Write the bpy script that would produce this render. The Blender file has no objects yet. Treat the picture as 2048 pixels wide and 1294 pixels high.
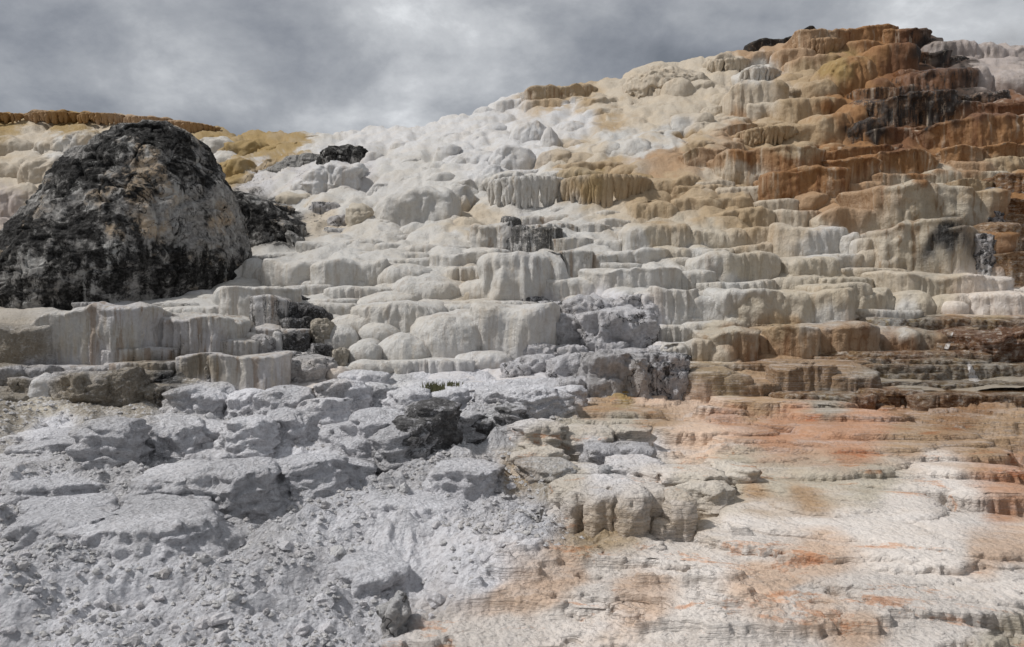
import bpy, math, random
import numpy as np
from mathutils import Vector

# ------------------------------------------------------------------ camera, sky, sun, exposure
F, CX, CY = 1593.0, 1024.0, 647.0          # focal length and centre, in photograph pixels
CAMZ = 1.95                                # eye height above the nearest ground
sc = bpy.context.scene
cam_d = bpy.data.cameras.new('camera'); cam = bpy.data.objects.new('camera', cam_d)
sc.collection.objects.link(cam); sc.camera = cam
cam_d.sensor_width = 36.0; cam_d.lens = 36.0 * F / 2048.0
cam_d.clip_start = 0.05; cam_d.clip_end = 2000
cam.location = (0, 0, CAMZ); cam.rotation_euler = (math.radians(90), 0, 0)

SUN_DIR = Vector((-0.62, -0.10, 0.78)).normalized()      # towards the sun
sun_d = bpy.data.lights.new('sun', 'SUN'); sun = bpy.data.objects.new('sun', sun_d)
sc.collection.objects.link(sun)
sun_d.energy = 3.2; sun_d.angle = math.radians(3.0); sun_d.color = (1.0, 0.975, 0.945)
sun.rotation_euler = (-SUN_DIR).to_track_quat('-Z', 'Y').to_euler()
sun.location = (-30, -10, 40)

world = bpy.data.worlds.new('World'); sc.world = world; world.use_nodes = True
def build_world():
    nt = world.node_tree; N = nt.nodes; L = nt.links; N.clear()
    out = N.new('ShaderNodeOutputWorld'); bg = N.new('ShaderNodeBackground')
    sky = N.new('ShaderNodeTexSky'); sky.sky_type = 'NISHITA'; sky.sun_disc = False
    sky.sun_elevation = math.asin(SUN_DIR.z); sky.sun_rotation = math.atan2(SUN_DIR.x, SUN_DIR.y)
    bg.inputs['Strength'].default_value = 0.1
    tc = N.new('ShaderNodeTexCoord')
    def math_(op, a, b=None, c=None, clamp=False):
        m = N.new('ShaderNodeMath'); m.operation = op; m.use_clamp = clamp
        for i, q in enumerate((a, b, c)):
            if q is None: continue
            if isinstance(q, (int, float)): m.inputs[i].default_value = q
            else: L.new(q, m.inputs[i])
        return m.outputs[0]
    sep = N.new('ShaderNodeSeparateXYZ'); L.new(tc.outputs['Generated'], sep.inputs[0])
    # cloud deck: direction projected on a flat layer overhead
    zz = math_('ADD', math_('MAXIMUM', sep.outputs[2], 0.0), 0.42)
    com = N.new('ShaderNodeCombineXYZ')
    L.new(math_('DIVIDE', sep.outputs[0], zz), com.inputs[0]); L.new(math_('DIVIDE', sep.outputs[1], zz), com.inputs[1])
    def noise(scale, detail, rough, off, dist=0.0):
        mp = N.new('ShaderNodeMapping'); mp.inputs['Location'].default_value = off; L.new(com.outputs[0], mp.inputs[0])
        n = N.new('ShaderNodeTexNoise'); n.inputs['Scale'].default_value = scale; n.inputs['Detail'].default_value = detail
        n.inputs['Roughness'].default_value = rough; n.inputs['Distortion'].default_value = dist
        L.new(mp.outputs[0], n.inputs['Vector']); return n.outputs['Fac']
    n1 = noise(1.6, 9, 0.56, (3.1, 0.4, 0), 0.1); n2 = noise(4.2, 9, 0.60, (7.7, 2.2, 0), 0.15)
    f = math_('ADD', math_('MULTIPLY', n1, 0.60), math_('MULTIPLY', n2, 0.44))
    # thinner, brighter cloud where the deck breaks (directions seen in the photograph)
    tot = f
    for (u, v, k, amp) in ((900, 40, 60, 0.03), (1075, 175, 320, 0.045), (2010, 60, 90, 0.06), (330, 20, 30, 0.08),
                           (640, 110, 90, -0.04), (1330, 60, 30, -0.05), (210, 205, 300, -0.05)):
        d = Vector(((u - CX) / F, 1.0, -(v - CY) / F)).normalized()
        dp = N.new('ShaderNodeVectorMath'); dp.operation = 'DOT_PRODUCT'
        L.new(tc.outputs['Generated'], dp.inputs[0]); dp.inputs[1].default_value = d
        e = math_('POWER', 2.71828, math_('MULTIPLY', math_('SUBTRACT', dp.outputs['Value'], 1.0), k * 4.0))
        tot = math_('ADD', tot, math_('MULTIPLY', e, amp))
    cr = N.new('ShaderNodeValToRGB'); L.new(tot, cr.inputs[0])
    el = cr.color_ramp.elements
    el[0].position = 0.38; el[0].color = (0.165, 0.18, 0.205, 1)
    el[1].position = 0.70; el[1].color = (0.86, 0.88, 0.90, 1)
    for p, c in ((0.46, (0.25, 0.265, 0.295, 1)), (0.54, (0.36, 0.375, 0.40, 1)), (0.62, (0.54, 0.555, 0.575, 1))):
        e = el.new(p); e.color = c
    sc10 = N.new('ShaderNodeVectorMath'); sc10.operation = 'SCALE'; sc10.inputs['Scale'].default_value = 10.8
    L.new(cr.outputs[0], sc10.inputs[0])
    mix = N.new('ShaderNodeMix'); mix.data_type = 'RGBA'; mix.inputs['Factor'].default_value = 0.94
    L.new(sky.outputs[0], mix.inputs['A']); L.new(sc10.outputs[0], mix.inputs['B'])
    L.new(mix.outputs['Result'], bg.inputs['Color']); L.new(bg.outputs[0], out.inputs[0])
build_world()
vs = sc.view_settings
vs.view_transform = 'Standard'; vs.look = 'None'; vs.exposure = 0.0; vs.gamma = 1.0; vs.use_curve_mapping = False

# ------------------------------------------------------------------ noise
U32 = np.uint32
np.seterr(over='ignore')
def _mix(h, s):                                            # scrambled lattice value in 0..1
    h = h + U32(s * 974711 & 0xffffffff)
    h = (h ^ (h >> U32(13))) * U32(1274126177); h = (h ^ (h >> U32(16))) * U32(2246822519)
    h ^= h >> U32(15)
    return h * 2.3283064370807974e-10
def _lat(i, p): return i.astype(np.int64).astype(U32) * U32(p)
PX, PY, PZ = 374761393, 668265263, 2147483647
def vnoise(x, y, z, s=0):
    ix, iy, iz = np.floor(x), np.floor(y), np.floor(z); fx, fy, fz = x - ix, y - iy, z - iz
    ux, uy, uz = [t * t * t * (t * (t * 6 - 15) + 10) for t in (fx, fy, fz)]
    hx, hy, hz = _lat(ix, PX), _lat(iy, PY), _lat(iz, PZ); r = 0
    for a in (0, 1):
        wx = ux if a else 1 - ux; ha = hx + U32(PX) if a else hx
        for b in (0, 1):
            hb = ha + hy + U32(PY) if b else ha + hy
            r = r + wx * (uy if b else 1 - uy) * (_mix(hb + hz, s) * (1 - uz) + _mix(hb + hz + U32(PZ), s) * uz)
    return r * 2 - 1
def fbm(x, y, z, o=4, s=0, g=0.5):
    r = 0; a = 1.0
    for i in range(o):
        r = r + a * vnoise(x, y, z, s + i * 17); x, y, z, a = x * 2.03 + 5.1, y * 2.03 + 1.7, z * 2.03 + 3.3, a * g
    return r
def ridged(x, y, z, o=4, s=0):
    r = 0; a = 1.0
    for i in range(o):
        r = r + a * (1 - 2 * np.abs(vnoise(x, y, z, s + i * 13))); x, y, z, a = x * 2.1, y * 2.1, z * 2.1, a * 0.5
    return r
def worley(x, y, z, s=0, flat=False):
    ix, iy, iz = np.floor(x), np.floor(y), np.floor(z); d = np.full(x.shape, 9.0); hx, hy, hz = _lat(ix, PX), _lat(iy, PY), _lat(iz, PZ)
    for a in (-1, 0, 1):
        for b in (-1, 0, 1):
            for c in ((0,) if flat else (-1, 0, 1)):
                h = hx + hy + hz + U32((a * PX + b * PY + c * PZ) & 0xffffffff)
                q = (ix + a + _mix(h, s) - x) ** 2 + (iy + b + _mix(h, s + 1) - y) ** 2
                if not flat: q = q + (iz + c + _mix(h, s + 2) - z) ** 2
                np.minimum(d, q, out=d)
    return np.sqrt(d)
def billow(x, y, z, s=0, flat=False):                      # round cushions with creases between
    return np.sqrt(np.clip(1 - worley(x, y, z, s, flat) ** 2 * 1.15, 0, 1))
def sstep(a, b, x):
    t = np.clip((x - a) / (b - a), 0, 1); return t * t * (3 - 2 * t)

# ------------------------------------------------------------------ lie of the land: distance of the hillside in each direction
COLS = {
 -600: [(1500,3.4),(1294,4.5),(1100,5.6),(950,7.6),(850,10),(800,12),(740,13.6),(650,16),(620,20),(560,28),(500,36),(400,46),(300,56),(230,64),(0,80)],
 0:    [(1500,3.4),(1294,4.5),(1100,5.6),(950,7.6),(850,10),(800,12.4),(740,14),(650,16),(620,19),(560,26),(500,33),(400,42),(300,52),(230,60),(0,75)],
 350:  [(1500,3.4),(1294,4.5),(1100,5.6),(950,7.8),(850,10.3),(800,12.7),(740,14),(650,16),(620,19),(560,24),(500,30),(400,40),(300,50),(260,56),(0,70)],
 620:  [(1500,3.4),(1294,4.5),(1100,5.7),(950,7.9),(850,10.3),(780,13),(740,14.6),(640,17.4),(570,20),(500,24),(460,27),(350,36),(290,46),(265,54),(0,66)],
 900:  [(1500,3.4),(1294,4.5),(1100,5.8),(950,8),(850,10.3),(780,13),(740,15),(640,17.5),(570,20),(500,23.5),(460,26),(350,31),(270,38),(220,47),(0,60)],
 1300: [(1500,3.4),(1294,4.5),(1100,5.9),(950,8.1),(850,10.5),(790,12.8),(740,14.5),(650,17),(560,20),(460,23.5),(400,25.5),(300,30),(200,38),(130,46),(0,56)],
 1700: [(1500,3.4),(1294,4.5),(1100,6),(950,8.3),(850,10.8),(800,12.5),(770,13.8),(720,15.2),(650,17.3),(560,20),(460,23),(400,25),(300,28.5),(200,33),(100,39),(55,44),(0,48)],
 2048: [(1500,3.4),(1294,4.5),(1100,6),(950,8.3),(850,10.8),(800,12.5),(770,13.8),(720,15.2),(650,17.3),(560,20),(460,22.5),(400,24.5),(300,27.5),(200,32),(100,40),(0,48)],
 2700: [(1500,3.4),(1294,4.5),(1100,6),(950,8.3),(850,10.8),(800,12.5),(770,13.8),(720,15.2),(650,17.3),(560,20),(460,22.5),(400,24.5),(300,27.5),(200,32),(100,40),(0,48)],
}
GU = np.arange(-600, 2701, 20.0); GV = np.arange(-60, 1501, 5.0)
def _dgrid():
    us = sorted(COLS); tab = []
    for u in us:
        c = sorted(COLS[u]); tab.append(np.interp(GV, [p[0] for p in c], [math.log(p[1]) for p in c]))
    tab = np.array(tab)
    g = np.stack([np.interp(GU, us, tab[:, j]) for j in range(len(GV))], 1)
    for _ in range(3):
        p = np.pad(g, ((6, 6), (3, 3)), 'edge')
        g = sum(p[i:i + g.shape[0], 3:-3] for i in range(13)) / 13; p = np.pad(g, ((0, 0), (2, 2)), 'edge')
        g = sum(p[:, i:i + g.shape[1]] for i in range(5)) / 5
    return g
DG = _dgrid()
def Dist(u, v):
    u = np.clip((np.asarray(u, float) - GU[0]) / 20, 0, len(GU) - 1.001); v = np.clip((np.asarray(v, float) - GV[0]) / 5, 0, len(GV) - 1.001)
    i, j = u.astype(int), v.astype(int); a, b = u - i, v - j
    return np.exp(DG[i, j] * (1 - a) * (1 - b) + DG[i + 1, j] * a * (1 - b) + DG[i, j + 1] * (1 - a) * b + DG[i + 1, j + 1] * a * b)
def at(u, v, d=None):
    d = Dist(u, v) if d is None else d
    return np.stack([(u - CX) / F * d, d + 0 * u, CAMZ - (v - CY) / F * d], -1)

# ------------------------------------------------------------------ colours of the deposits (albedo) by place
PAL = dict(W=(.64,.63,.605), V=(.68,.68,.685), C=(.60,.53,.43), T=(.49,.375,.24), O=(.37,.195,.080), R=(.22,.105,.048), K=(.040,.026,.018),
           Y=(.38,.265,.105), G=(.76,.755,.785), H=(.62,.61,.62), B=(.40,.355,.29), P=(.72,.54,.41), Q=(.80,.735,.675), M=(.50,.44,.41),
           N=(.35,.205,.11), S=(.46,.315,.195), Z=(.10,.098,.095), J=(.56,.32,.20), E=(.58,.52,.42))
FIELD = [ # u, v, colour, dark stain, wet
 (0,245,'Y'),(150,240,'Y'),(60,275,'C'),(200,280,'C'),(60,340,'C'),(130,300,'W'),(20,430,'M'),(100,400,'C'),(0,520,'C'),
 (430,290,'Y'),(520,285,'Y'),(560,310,'Y'),(460,340,'Y'),(600,290,'Y'),(420,320,'W'),(640,285,'W'),(560,345,'W'),(650,310,'V'),
 (700,290,'V'),(800,270,'V'),(900,250,'V'),(1000,220,'V'),(760,330,'W'),(850,320,'W'),(900,380,'W'),(820,430,'W'),(700,400,'W'),(950,330,'V'),
 (1060,290,'V'),(1020,320,'V'),(980,380,'W'),(930,450,'C'),(960,420,'C'),(600,400,'W',.2),(640,430,'C',.5),(560,335,'H',.5),(700,318,'H',.45),(600,348,'H',.5),(725,335,'H',.4),(520,350,'H',.5),(655,345,'V'),(560,440,'Z',.8),(500,410,'Z',.8),
 (1100,200,'T'),(1160,185,'T'),(1120,240,'V'),(1200,215,'C'),(1250,190,'C'),(1210,245,'T'),(1150,255,'V'),(1120,320,'C'),(1180,310,'C'),(1230,290,'W'),(1290,300,'W'),
 (1300,160,'C'),(1350,150,'C'),(1400,150,'C'),(1460,125,'C'),(1380,200,'C'),(1300,240,'C'),(1420,240,'C'),(1440,210,'C'),(1340,270,'W'),(1310,320,'S'),(1380,290,'T'),(1350,325,'S'),
 (1520,145,'W'),(1500,110,'S'),(1560,110,'S'),(1600,110,'S'),(1650,80,'S'),(1720,70,'O'),(1760,80,'O'),(1820,80,'R',.5),(1850,90,'K',.6),(1520,200,'C'),(1500,225,'C'),(1600,150,'T'),(1640,180,'T'),
 (1690,140,'Y'),(1720,150,'O'),(1790,130,'R'),(1860,115,'K',.5),(1600,225,'T'),(1660,215,'O'),(1720,230,'O'),(1700,190,'O'),(1650,260,'T'),(1550,265,'T'),(1480,255,'S'),(1520,280,'T'),(1600,295,'T'),
 (1880,160,'R',.45),(1930,150,'K',.6),(1800,220,'K',.9),(1860,220,'K',.9),(1940,200,'K',.7),(1740,270,'K',.6),(1980,160,'M'),(2030,160,'M'),(1960,125,'M'),(1930,95,'M'),(2000,100,'M'),(1890,100,'K',.5),
 (1960,220,'R'),(2030,200,'R'),(1800,275,'R'),(1900,270,'O'),(1980,260,'O'),(2040,250,'O'),(1500,325,'O'),(1580,330,'O'),(1420,325,'S'),(1580,385,'R'),(1640,360,'O'),(1640,400,'S'),(1710,345,'O'),(1690,400,'S'),
 (1660,315,'O'),(1740,305,'O'),(1810,330,'O'),(1860,330,'O'),(1930,320,'O'),(2010,300,'O'),(1940,335,'S'),(2020,325,'T'),(1740,380,'S'),
 (1820,380,'E'),(1900,360,'E'),(1980,350,'E'),(1850,440,'E'),(1930,420,'E'),(1800,480,'E'),(1880,520,'E'),(1960,370,'T'),(2040,370,'O'),(2030,440,'O'),(2030,520,'N'),(1900,485,'Z',.7),(1870,510,'Z',.4),
 (1060,370,'W'),(1020,380,'W'),(1190,375,'Y'),(1240,370,'T'),(1220,330,'T'),(1300,400,'T'),(1340,370,'T'),(1420,410,'T'),(1480,400,'T'),(1430,350,'C'),(1500,360,'C'),(1560,410,'C'),(1490,440,'T'),
 (1090,425,'W'),(1060,470,'H',.55),(1140,465,'W',.45),(1190,465,'W',.3),(1230,435,'C'),(1150,490,'W',.3),(1110,530,'W',.7),(1155,525,'W',.35),(1210,520,'W',.3),(1320,475,'E'),(1430,475,'E'),(1600,440,'C'),(1700,445,'S'),(1640,490,'W'),(1700,490,'W'),(1750,500,'C'),
 (1280,515,'W'),(1400,510,'W'),(1380,555,'W'),(1480,540,'E'),(1610,535,'E'),(1480,575,'W'),(1260,570,'W'),(1360,610,'W'),(1420,620,'W'),(1500,610,'E'),(1600,615,'E'),(1680,590,'E'),(1740,600,'E'),(1850,590,'E'),(1950,570,'Q'),(2000,610,'Q'),(1780,550,'C'),(1900,545,'C'),(1650,635,'W'),(1800,635,'W'),(1990,640,'T'),
 (1130,580,'W'),(600,540,'W'),(700,540,'W'),(850,550,'W'),(1000,550,'W'),(760,580,'W'),(600,600,'W'),(500,600,'W'),(900,650,'W'),(800,690,'W'),(720,720,'W'),(660,745,'Q'),(945,585,'C'),(470,540,'W'),(1030,660,'W'),(700,490,'W'),(900,490,'W'),
 (30,695,'B',.15),(150,680,'W',.12),(250,680,'W',.15),(330,660,'H',.45),(370,680,'H',.5),(460,645,'W',.1),(430,700,'H',.4),(350,620,'W',.1),(240,620,'H',.2),(200,715,'H',.2),(270,735,'B',.45),(330,745,'Z',.6),(230,775,'B',.45),(300,785,'B',.5),(390,735,'B',.35),(420,745,'B',.4),(480,745,'W',.03),(150,775,'B',.2),(50,750,'H',.2),(40,780,'B',.25),(80,775,'V'),(130,742,'H',.35),(530,760,'H',.5),
 (20,820,'B',.3),(90,820,'E',.3),(160,815,'B',.3),(280,810,'B',.25),
 (400,790,'G'),(480,800,'G'),(200,880,'H'),(300,870,'H'),(480,870,'H'),(100,860,'G'),(100,1000,'G'),(300,1000,'H'),(500,1000,'H'),(300,1150,'G'),(100,1200,'G'),(600,900,'G'),(700,1000,'G'),(500,1200,'G'),(800,1150,'G'),(900,1000,'G'),(750,860,'G'),(700,770,'G'),(900,770,'G'),(840,880,'H',.6),(940,850,'H',.4),(1020,850,'H',.45),(800,940,'H',.25),(1080,800,'G'),(1000,740,'G',.15),(1000,960,'G'),(1040,950,'T'),(950,1150,'G'),(1050,1040,'G'),(700,1230,'G'),
 (1200,615,'G',.35),(1280,625,'G',.4),(1090,622,'H',.4),(1130,665,'G',.25),(1230,665,'G',.1),(1300,670,'G',.3),(1060,680,'H',.3),(1230,745,'H',.2),(1335,745,'Z',.5),(1110,730,'G',.2),(1170,770,'H',.3),(1240,783,'Y'),
 (1350,665,'W'),(1440,660,'E'),(1350,705,'W'),(1440,700,'C'),(1470,690,'S'),(1570,670,'T'),(1590,690,'S'),(1500,700,'N'),(1680,680,'S'),(1800,680,'N'),(1900,650,'S'),(1850,645,'B'),(2000,690,'N'),(2020,660,'N'),(1930,680,'N'),(1560,715,'S'),
 (1760,740,'B'),(1700,720,'S'),(1900,740,'B'),(2000,745,'B'),(1420,750,'T'),(1440,770,'T'),(1520,740,'S'),(1660,755,'S'),(1620,775,'S'),(1520,780,'S'),(1800,775,'B'),(1950,775,'B'),(1780,800,'N'),(1950,810,'N'),
 (1300,795,'P'),(1400,795,'P'),(1500,800,'S'),(1650,795,'B'),(1200,810,'S'),(1300,830,'S'),(1450,830,'J'),(1600,825,'J'),(1750,830,'J'),(1900,835,'N'),(2000,860,'S'),(1250,870,'E'),(1150,870,'E'),(1400,880,'P'),(1550,860,'J'),(1680,860,'J'),(1700,890,'J'),(1850,880,'S'),(1980,900,'S'),
 (1080,880,'E'),(1140,950,'E'),(1200,910,'G'),(1270,905,'G'),(1200,950,'G'),(1230,1030,'T'),(1290,1040,'T'),(1180,1070,'T'),(1300,960,'Q'),(1360,970,'E'),(1350,1040,'T'),(1470,940,'E'),(1460,980,'E'),(1510,980,'S'),(1560,970,'E'),(1650,960,'E'),(1620,990,'S'),(1750,970,'E'),(1480,1050,'Q'),(1600,1050,'Q'),(1700,1040,'Q'),(1800,1000,'Q'),(1900,960,'Q'),(2000,940,'J'),(2000,1020,'J'),(2040,1060,'P'),(1950,1030,'Q'),(1900,1100,'Q'),(1800,1100,'Q'),
 (1300,1110,'Q'),(1400,1130,'Q'),(1130,1140,'P'),(1200,1130,'Q'),(1080,1190,'P'),(1180,1200,'Q'),(1100,1230,'Q'),(1000,1190,'P'),(1000,1260,'Q'),(900,1280,'Q'),(1250,1190,'P'),(1290,1200,'P'),(1330,1240,'Q'),(1500,1160,'P'),(1560,1175,'P'),(1480,1100,'Q'),(1620,1105,'P'),(1600,1200,'Q'),(1700,1180,'Q'),(1640,1240,'P'),(1720,1260,'P'),(1800,1200,'Q'),(1900,1190,'Q'),(2000,1180,'Q'),(1940,1240,'Q'),(2030,1270,'E'),(1960,1110,'P'),(1450,1260,'Q'),(1400,1210,'Q'),(1600,1290,'Q'),(1850,1270,'Q'),
]
_fu = np.array([f[0] for f in FIELD], np.float32); _fv = np.array([f[1] for f in FIELD], np.float32)
_fc = np.array([PAL[f[2]] + ((f[3] if len(f) > 3 else 0.0),) for f in FIELD], np.float32)
def field(P):
    d = np.maximum(P[:, 1], 0.5); u = CX + F * P[:, 0] / d; v = CY - F * (P[:, 2] - CAMZ) / d
    # wander the borders between deposits
    u = u + 22 * fbm(P[:, 0] * .9, P[:, 1] * .9, P[:, 2] * .9, 3, 5); v = v + 14 * fbm(P[:, 0] * .9, P[:, 1] * .9, P[:, 2] * .9, 3, 9) + 16 * fbm(P[:, 0] * 2.6, P[:, 1] * 2.6, P[:, 2] * .2, 3, 19)
    out = np.empty((len(u), 4))
    for s in range(0, len(u), 20000):
        du = u[s:s + 20000, None].astype(np.float32) - _fu; dv = (v[s:s + 20000, None].astype(np.float32) - _fv) * np.float32(1.35)
        q = (du * du + dv * dv + np.float32(160.0)) * np.float32(1e-3); w = 1.0 / (q * q * np.sqrt(np.sqrt(q)))
        out[s:s + 20000] = (w @ _fc) / w.sum(1, keepdims=True)
    return out

# ------------------------------------------------------------------ materials
def mat_nodes(name):
    m = bpy.data.materials.new(name); m.use_nodes = True; nt = m.node_tree; nt.nodes.clear()
    return m, nt, nt.nodes, nt.links
class NB:
    def __init__(s, nt): s.nt, s.N, s.L = nt, nt.nodes, nt.links
    def put(s, sock, v):
        if isinstance(v, (int, float)): sock.default_value = v
        elif isinstance(v, tuple): sock.default_value = v if len(v) == len(sock.default_value) else v + (1.0,)
        else: s.L.new(v, sock)
    def math(s, op, a, b=0.0, c=None, clamp=False):
        m = s.N.new('ShaderNodeMath'); m.operation = op; m.use_clamp = clamp; s.put(m.inputs[0], a); s.put(m.inputs[1], b)
        if c is not None: s.put(m.inputs[2], c)
        return m.outputs[0]
    def mix(s, f, a, b, t='MIX'):
        m = s.N.new('ShaderNodeMix'); m.data_type = 'RGBA'; m.blend_type = t; s.put(m.inputs['Factor'], f); s.put(m.inputs['A'], a); s.put(m.inputs['B'], b)
        return m.outputs['Result']
    def attr(s, n):
        a = s.N.new('ShaderNodeAttribute'); a.attribute_name = n; return a
    def map(s, sc, off=(0, 0, 0)):
        g = s.N.new('ShaderNodeNewGeometry'); m = s.N.new('ShaderNodeMapping'); m.inputs['Scale'].default_value = sc; m.inputs['Location'].default_value = off
        s.L.new(g.outputs['Position'], m.inputs[0]); return m.outputs[0]
    def noise(s, vec, scale=1.0, detail=4.0, rough=0.55, dist=0.0, out='Fac'):
        n = s.N.new('ShaderNodeTexNoise'); s.L.new(vec, n.inputs['Vector']); n.inputs['Scale'].default_value = scale
        n.inputs['Detail'].default_value = detail; n.inputs['Roughness'].default_value = rough; n.inputs['Distortion'].default_value = dist
        return n.outputs[out]
    def voro(s, vec, scale, feat='F1', out='Distance'):
        n = s.N.new('ShaderNodeTexVoronoi'); n.feature = feat; s.L.new(vec, n.inputs['Vector']); n.inputs['Scale'].default_value = scale; return n.outputs[out]
    def ramp(s, f, a, b):
        n = s.N.new('ShaderNodeMapRange'); n.interpolation_type = 'SMOOTHSTEP'; s.put(n.inputs[0], f); s.put(n.inputs[1], a); s.put(n.inputs[2], b); return n.outputs[0]
    def bump(s, h, st, dist, prev=None):
        b = s.N.new('ShaderNodeBump'); b.inputs['Strength'].default_value = st; b.inputs['Distance'].default_value = dist; s.put(b.inputs['Height'], h)
        if prev is not None: s.L.new(prev, b.inputs['Normal'])
        return b.outputs[0]
    def finish(s, col, rough, normal, spec=0.35):
        p = s.N.new('ShaderNodeBsdfPrincipled'); s.put(p.inputs['Base Color'], col); s.put(p.inputs['Roughness'], rough)
        p.inputs['Specular IOR Level'].default_value = spec
        if normal is not None: s.L.new(normal, p.inputs['Normal'])
        o = s.N.new('ShaderNodeOutputMaterial'); s.L.new(p.outputs[0], o.inputs[0])

def travertine(name, streak=0.35, grain=0.35, rough=0.8, mottle=0.18, gritty=0.0, cracks=0.0, lines=0.0, crust=0.0, runs=0.0):
    m, nt, N, L = mat_nodes(name); b = NB(nt)
    col = b.attr('Col').outputs['Color']; dark = b.attr('dark').outputs['Fac']
    big = b.noise(b.map((.8, .8, 1.1)), 1.0, 5, .6)
    strk = b.noise(b.map((7, 7, .7)), 1.0, 5, .62, .6)
    strk2 = b.noise(b.map((22, 22, 1.6), (3, 1, 0)), 1.0, 3, .6, .4)
    fine = b.noise(b.map((26, 26, 30)), 1.0, 5, .65)
    c = b.mix(b.math('MULTIPLY', b.ramp(big, .42, .68), mottle * 2), col, b.mix(1.0, col, (1.0, .91, .78), 'MULTIPLY'))
    c = b.mix(b.math('MULTIPLY', b.ramp(strk, .50, .72), streak), c, b.mix(1.0, c, (.74, .65, .53), 'MULTIPLY'))
    c = b.mix(b.math('MULTIPLY', b.ramp(strk2, .55, .70), streak * .6), c, b.mix(1.0, c, (.80, .72, .62), 'MULTIPLY'))
    c = b.mix(b.math('MULTIPLY', b.ramp(fine, .35, .7), .35), b.mix(1.0, c, (.84, .83, .82), 'MULTIPLY'), b.mix(1.0, c, (1.06, 1.06, 1.06), 'MULTIPLY'))
    if runs:
        r3 = b.noise(b.map((4.5, 4.5, .28), (7, 3, 1)), 1.0, 5, .6, .4)
        c = b.mix(b.math('MULTIPLY', b.ramp(r3, .55, .68), runs), c, b.mix(.55, c, (.66, .58, .46)))
        c = b.mix(b.math('MULTIPLY', b.ramp(r3, .46, .36), runs), c, b.mix(1.0, c, (.62, .50, .40), 'MULTIPLY'))
    # black growth: streaky where there is a lot of it
    dn = b.math('ADD', b.math('MULTIPLY', strk, .5), b.math('ADD', b.math('MULTIPLY', fine, .25), b.math('MULTIPLY', b.noise(b.map((2.6, 2.6, 3.2), (9, 0, 0)), 1.0, 5, .65), .25)))
    th = b.math('SUBTRACT', .72, b.math('MULTIPLY', dark, .36))
    df = b.math('MULTIPLY', b.ramp(b.math('SUBTRACT', dn, th), -.02, .055), b.ramp(dark, .02, .2))
    dc = b.mix(b.ramp(fine, .4, .65), (.018, .016, .014), b.mix(1.0, col, (.20, .20, .20), 'MULTIPLY'))
    c = b.mix(b.math('MULTIPLY', df, .93), c, dc)
    mid = b.noise(b.map((8, 8, 7), (1, 5, 2)), 1.0, 7, .68)
    c = b.mix(b.math('MULTIPLY', b.ramp(mid, .56, .36), .30), c, b.mix(1.0, c, (.74, .70, .64), 'MULTIPLY'))
    h = b.math('ADD', b.math('MULTIPLY', mid, 1.0), b.math('ADD', b.math('MULTIPLY', fine, .25), b.math('MULTIPLY', strk2, .35)))
    nrm = b.bump(h, min(1.0, grain * 1.9), .075)
    if gritty:
        g1 = b.noise(b.map((14, 14, 17)), 1.0, 7, .75); g2 = b.voro(b.map((30, 30, 34)), 1.0)
        c = b.mix(b.math('MULTIPLY', b.ramp(g1, .54, .38), gritty * .45), c, b.mix(1.0, c, (.55, .53, .51), 'MULTIPLY'))
        c = b.mix(b.math('MULTIPLY', b.ramp(g1, .52, .68), gritty * .55), c, (.80, .80, .82))
        nrm = b.bump(b.math('ADD', g1, b.math('MULTIPLY', g2, -.35)), gritty, .06, nrm)
    if cracks:
        wv = N.new('ShaderNodeVectorMath'); wv.operation = 'ADD'
        sc_ = N.new('ShaderNodeVectorMath'); sc_.operation = 'SCALE'; sc_.inputs['Scale'].default_value = 1.1
        L.new(b.noise(b.map((2, 2, 2)), 1.0, 4, .6, 0, 'Color'), sc_.inputs[0]); L.new(b.map((1.0, 1.0, .8)), wv.inputs[0]); L.new(sc_.outputs[0], wv.inputs[1])
        e = b.voro(wv.outputs[0], .9, 'DISTANCE_TO_EDGE'); k = b.ramp(e, .014, .003)
        k = b.math('MULTIPLY', k, b.ramp(big, .44, .52)); k = b.math('MULTIPLY', k, cracks)
        c = b.mix(k, c, (.03, .028, .026)); nrm = b.bump(b.math('SUBTRACT', 0.0, k), .8, .04, nrm)
    if lines:
        # thin beds following the level
        stn = b.math('ADD', b.math('MULTIPLY', b.noise(b.map((1.1, 1.1, 26), (0, 0, 4)), 1.0, 5, .62), .55), b.math('MULTIPLY', b.noise(b.map((2.6, 2.6, 60), (6, 1, 0)), 1.0, 4, .6), .45))
        rim, gap = b.ramp(stn, .50, .58), b.ramp(stn, .47, .39)
        nrm = b.bump(b.math('SUBTRACT', rim, gap), lines, .03, nrm)
        c = b.mix(b.math('MULTIPLY', gap, .6 * lines), c, b.mix(1.0, c, (.58, .46, .36), 'MULTIPLY'))
        c = b.mix(b.math('MULTIPLY', rim, .45 * lines), c, (.74, .70, .66))
    if crust:
        s1 = b.noise(b.map((7, 7, 12), (2, 2, 2)), 1.0, 7, .75, .4); s2 = b.noise(b.map((4, 4, 8), (12, 2, 5)), 1.0, 6, .7, .4)
        c = b.mix(b.math('MULTIPLY', b.ramp(s2, .50, .60), crust * .7), c, b.mix(1.0, c, (.78, .60, .26), 'MULTIPLY'))
        c = b.mix(b.math('MULTIPLY', b.ramp(s1, .50, .42), crust * .8), c, b.mix(1.0, c, (.36, .24, .14), 'MULTIPLY'))
        c = b.mix(b.math('MULTIPLY', b.ramp(s1, .54, .62), crust * .75), c, (.66, .60, .52))
        nrm = b.bump(s1, crust, .09, nrm)
    wet = b.attr('wet').outputs['Fac']
    r = b.math('SUBTRACT', rough, b.math('MULTIPLY', wet, .5))
    b.finish(c, r, nrm)
    return m
M_SMOOTH = travertine('white_travertine', .45, .40, .7, runs=.3)
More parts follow.
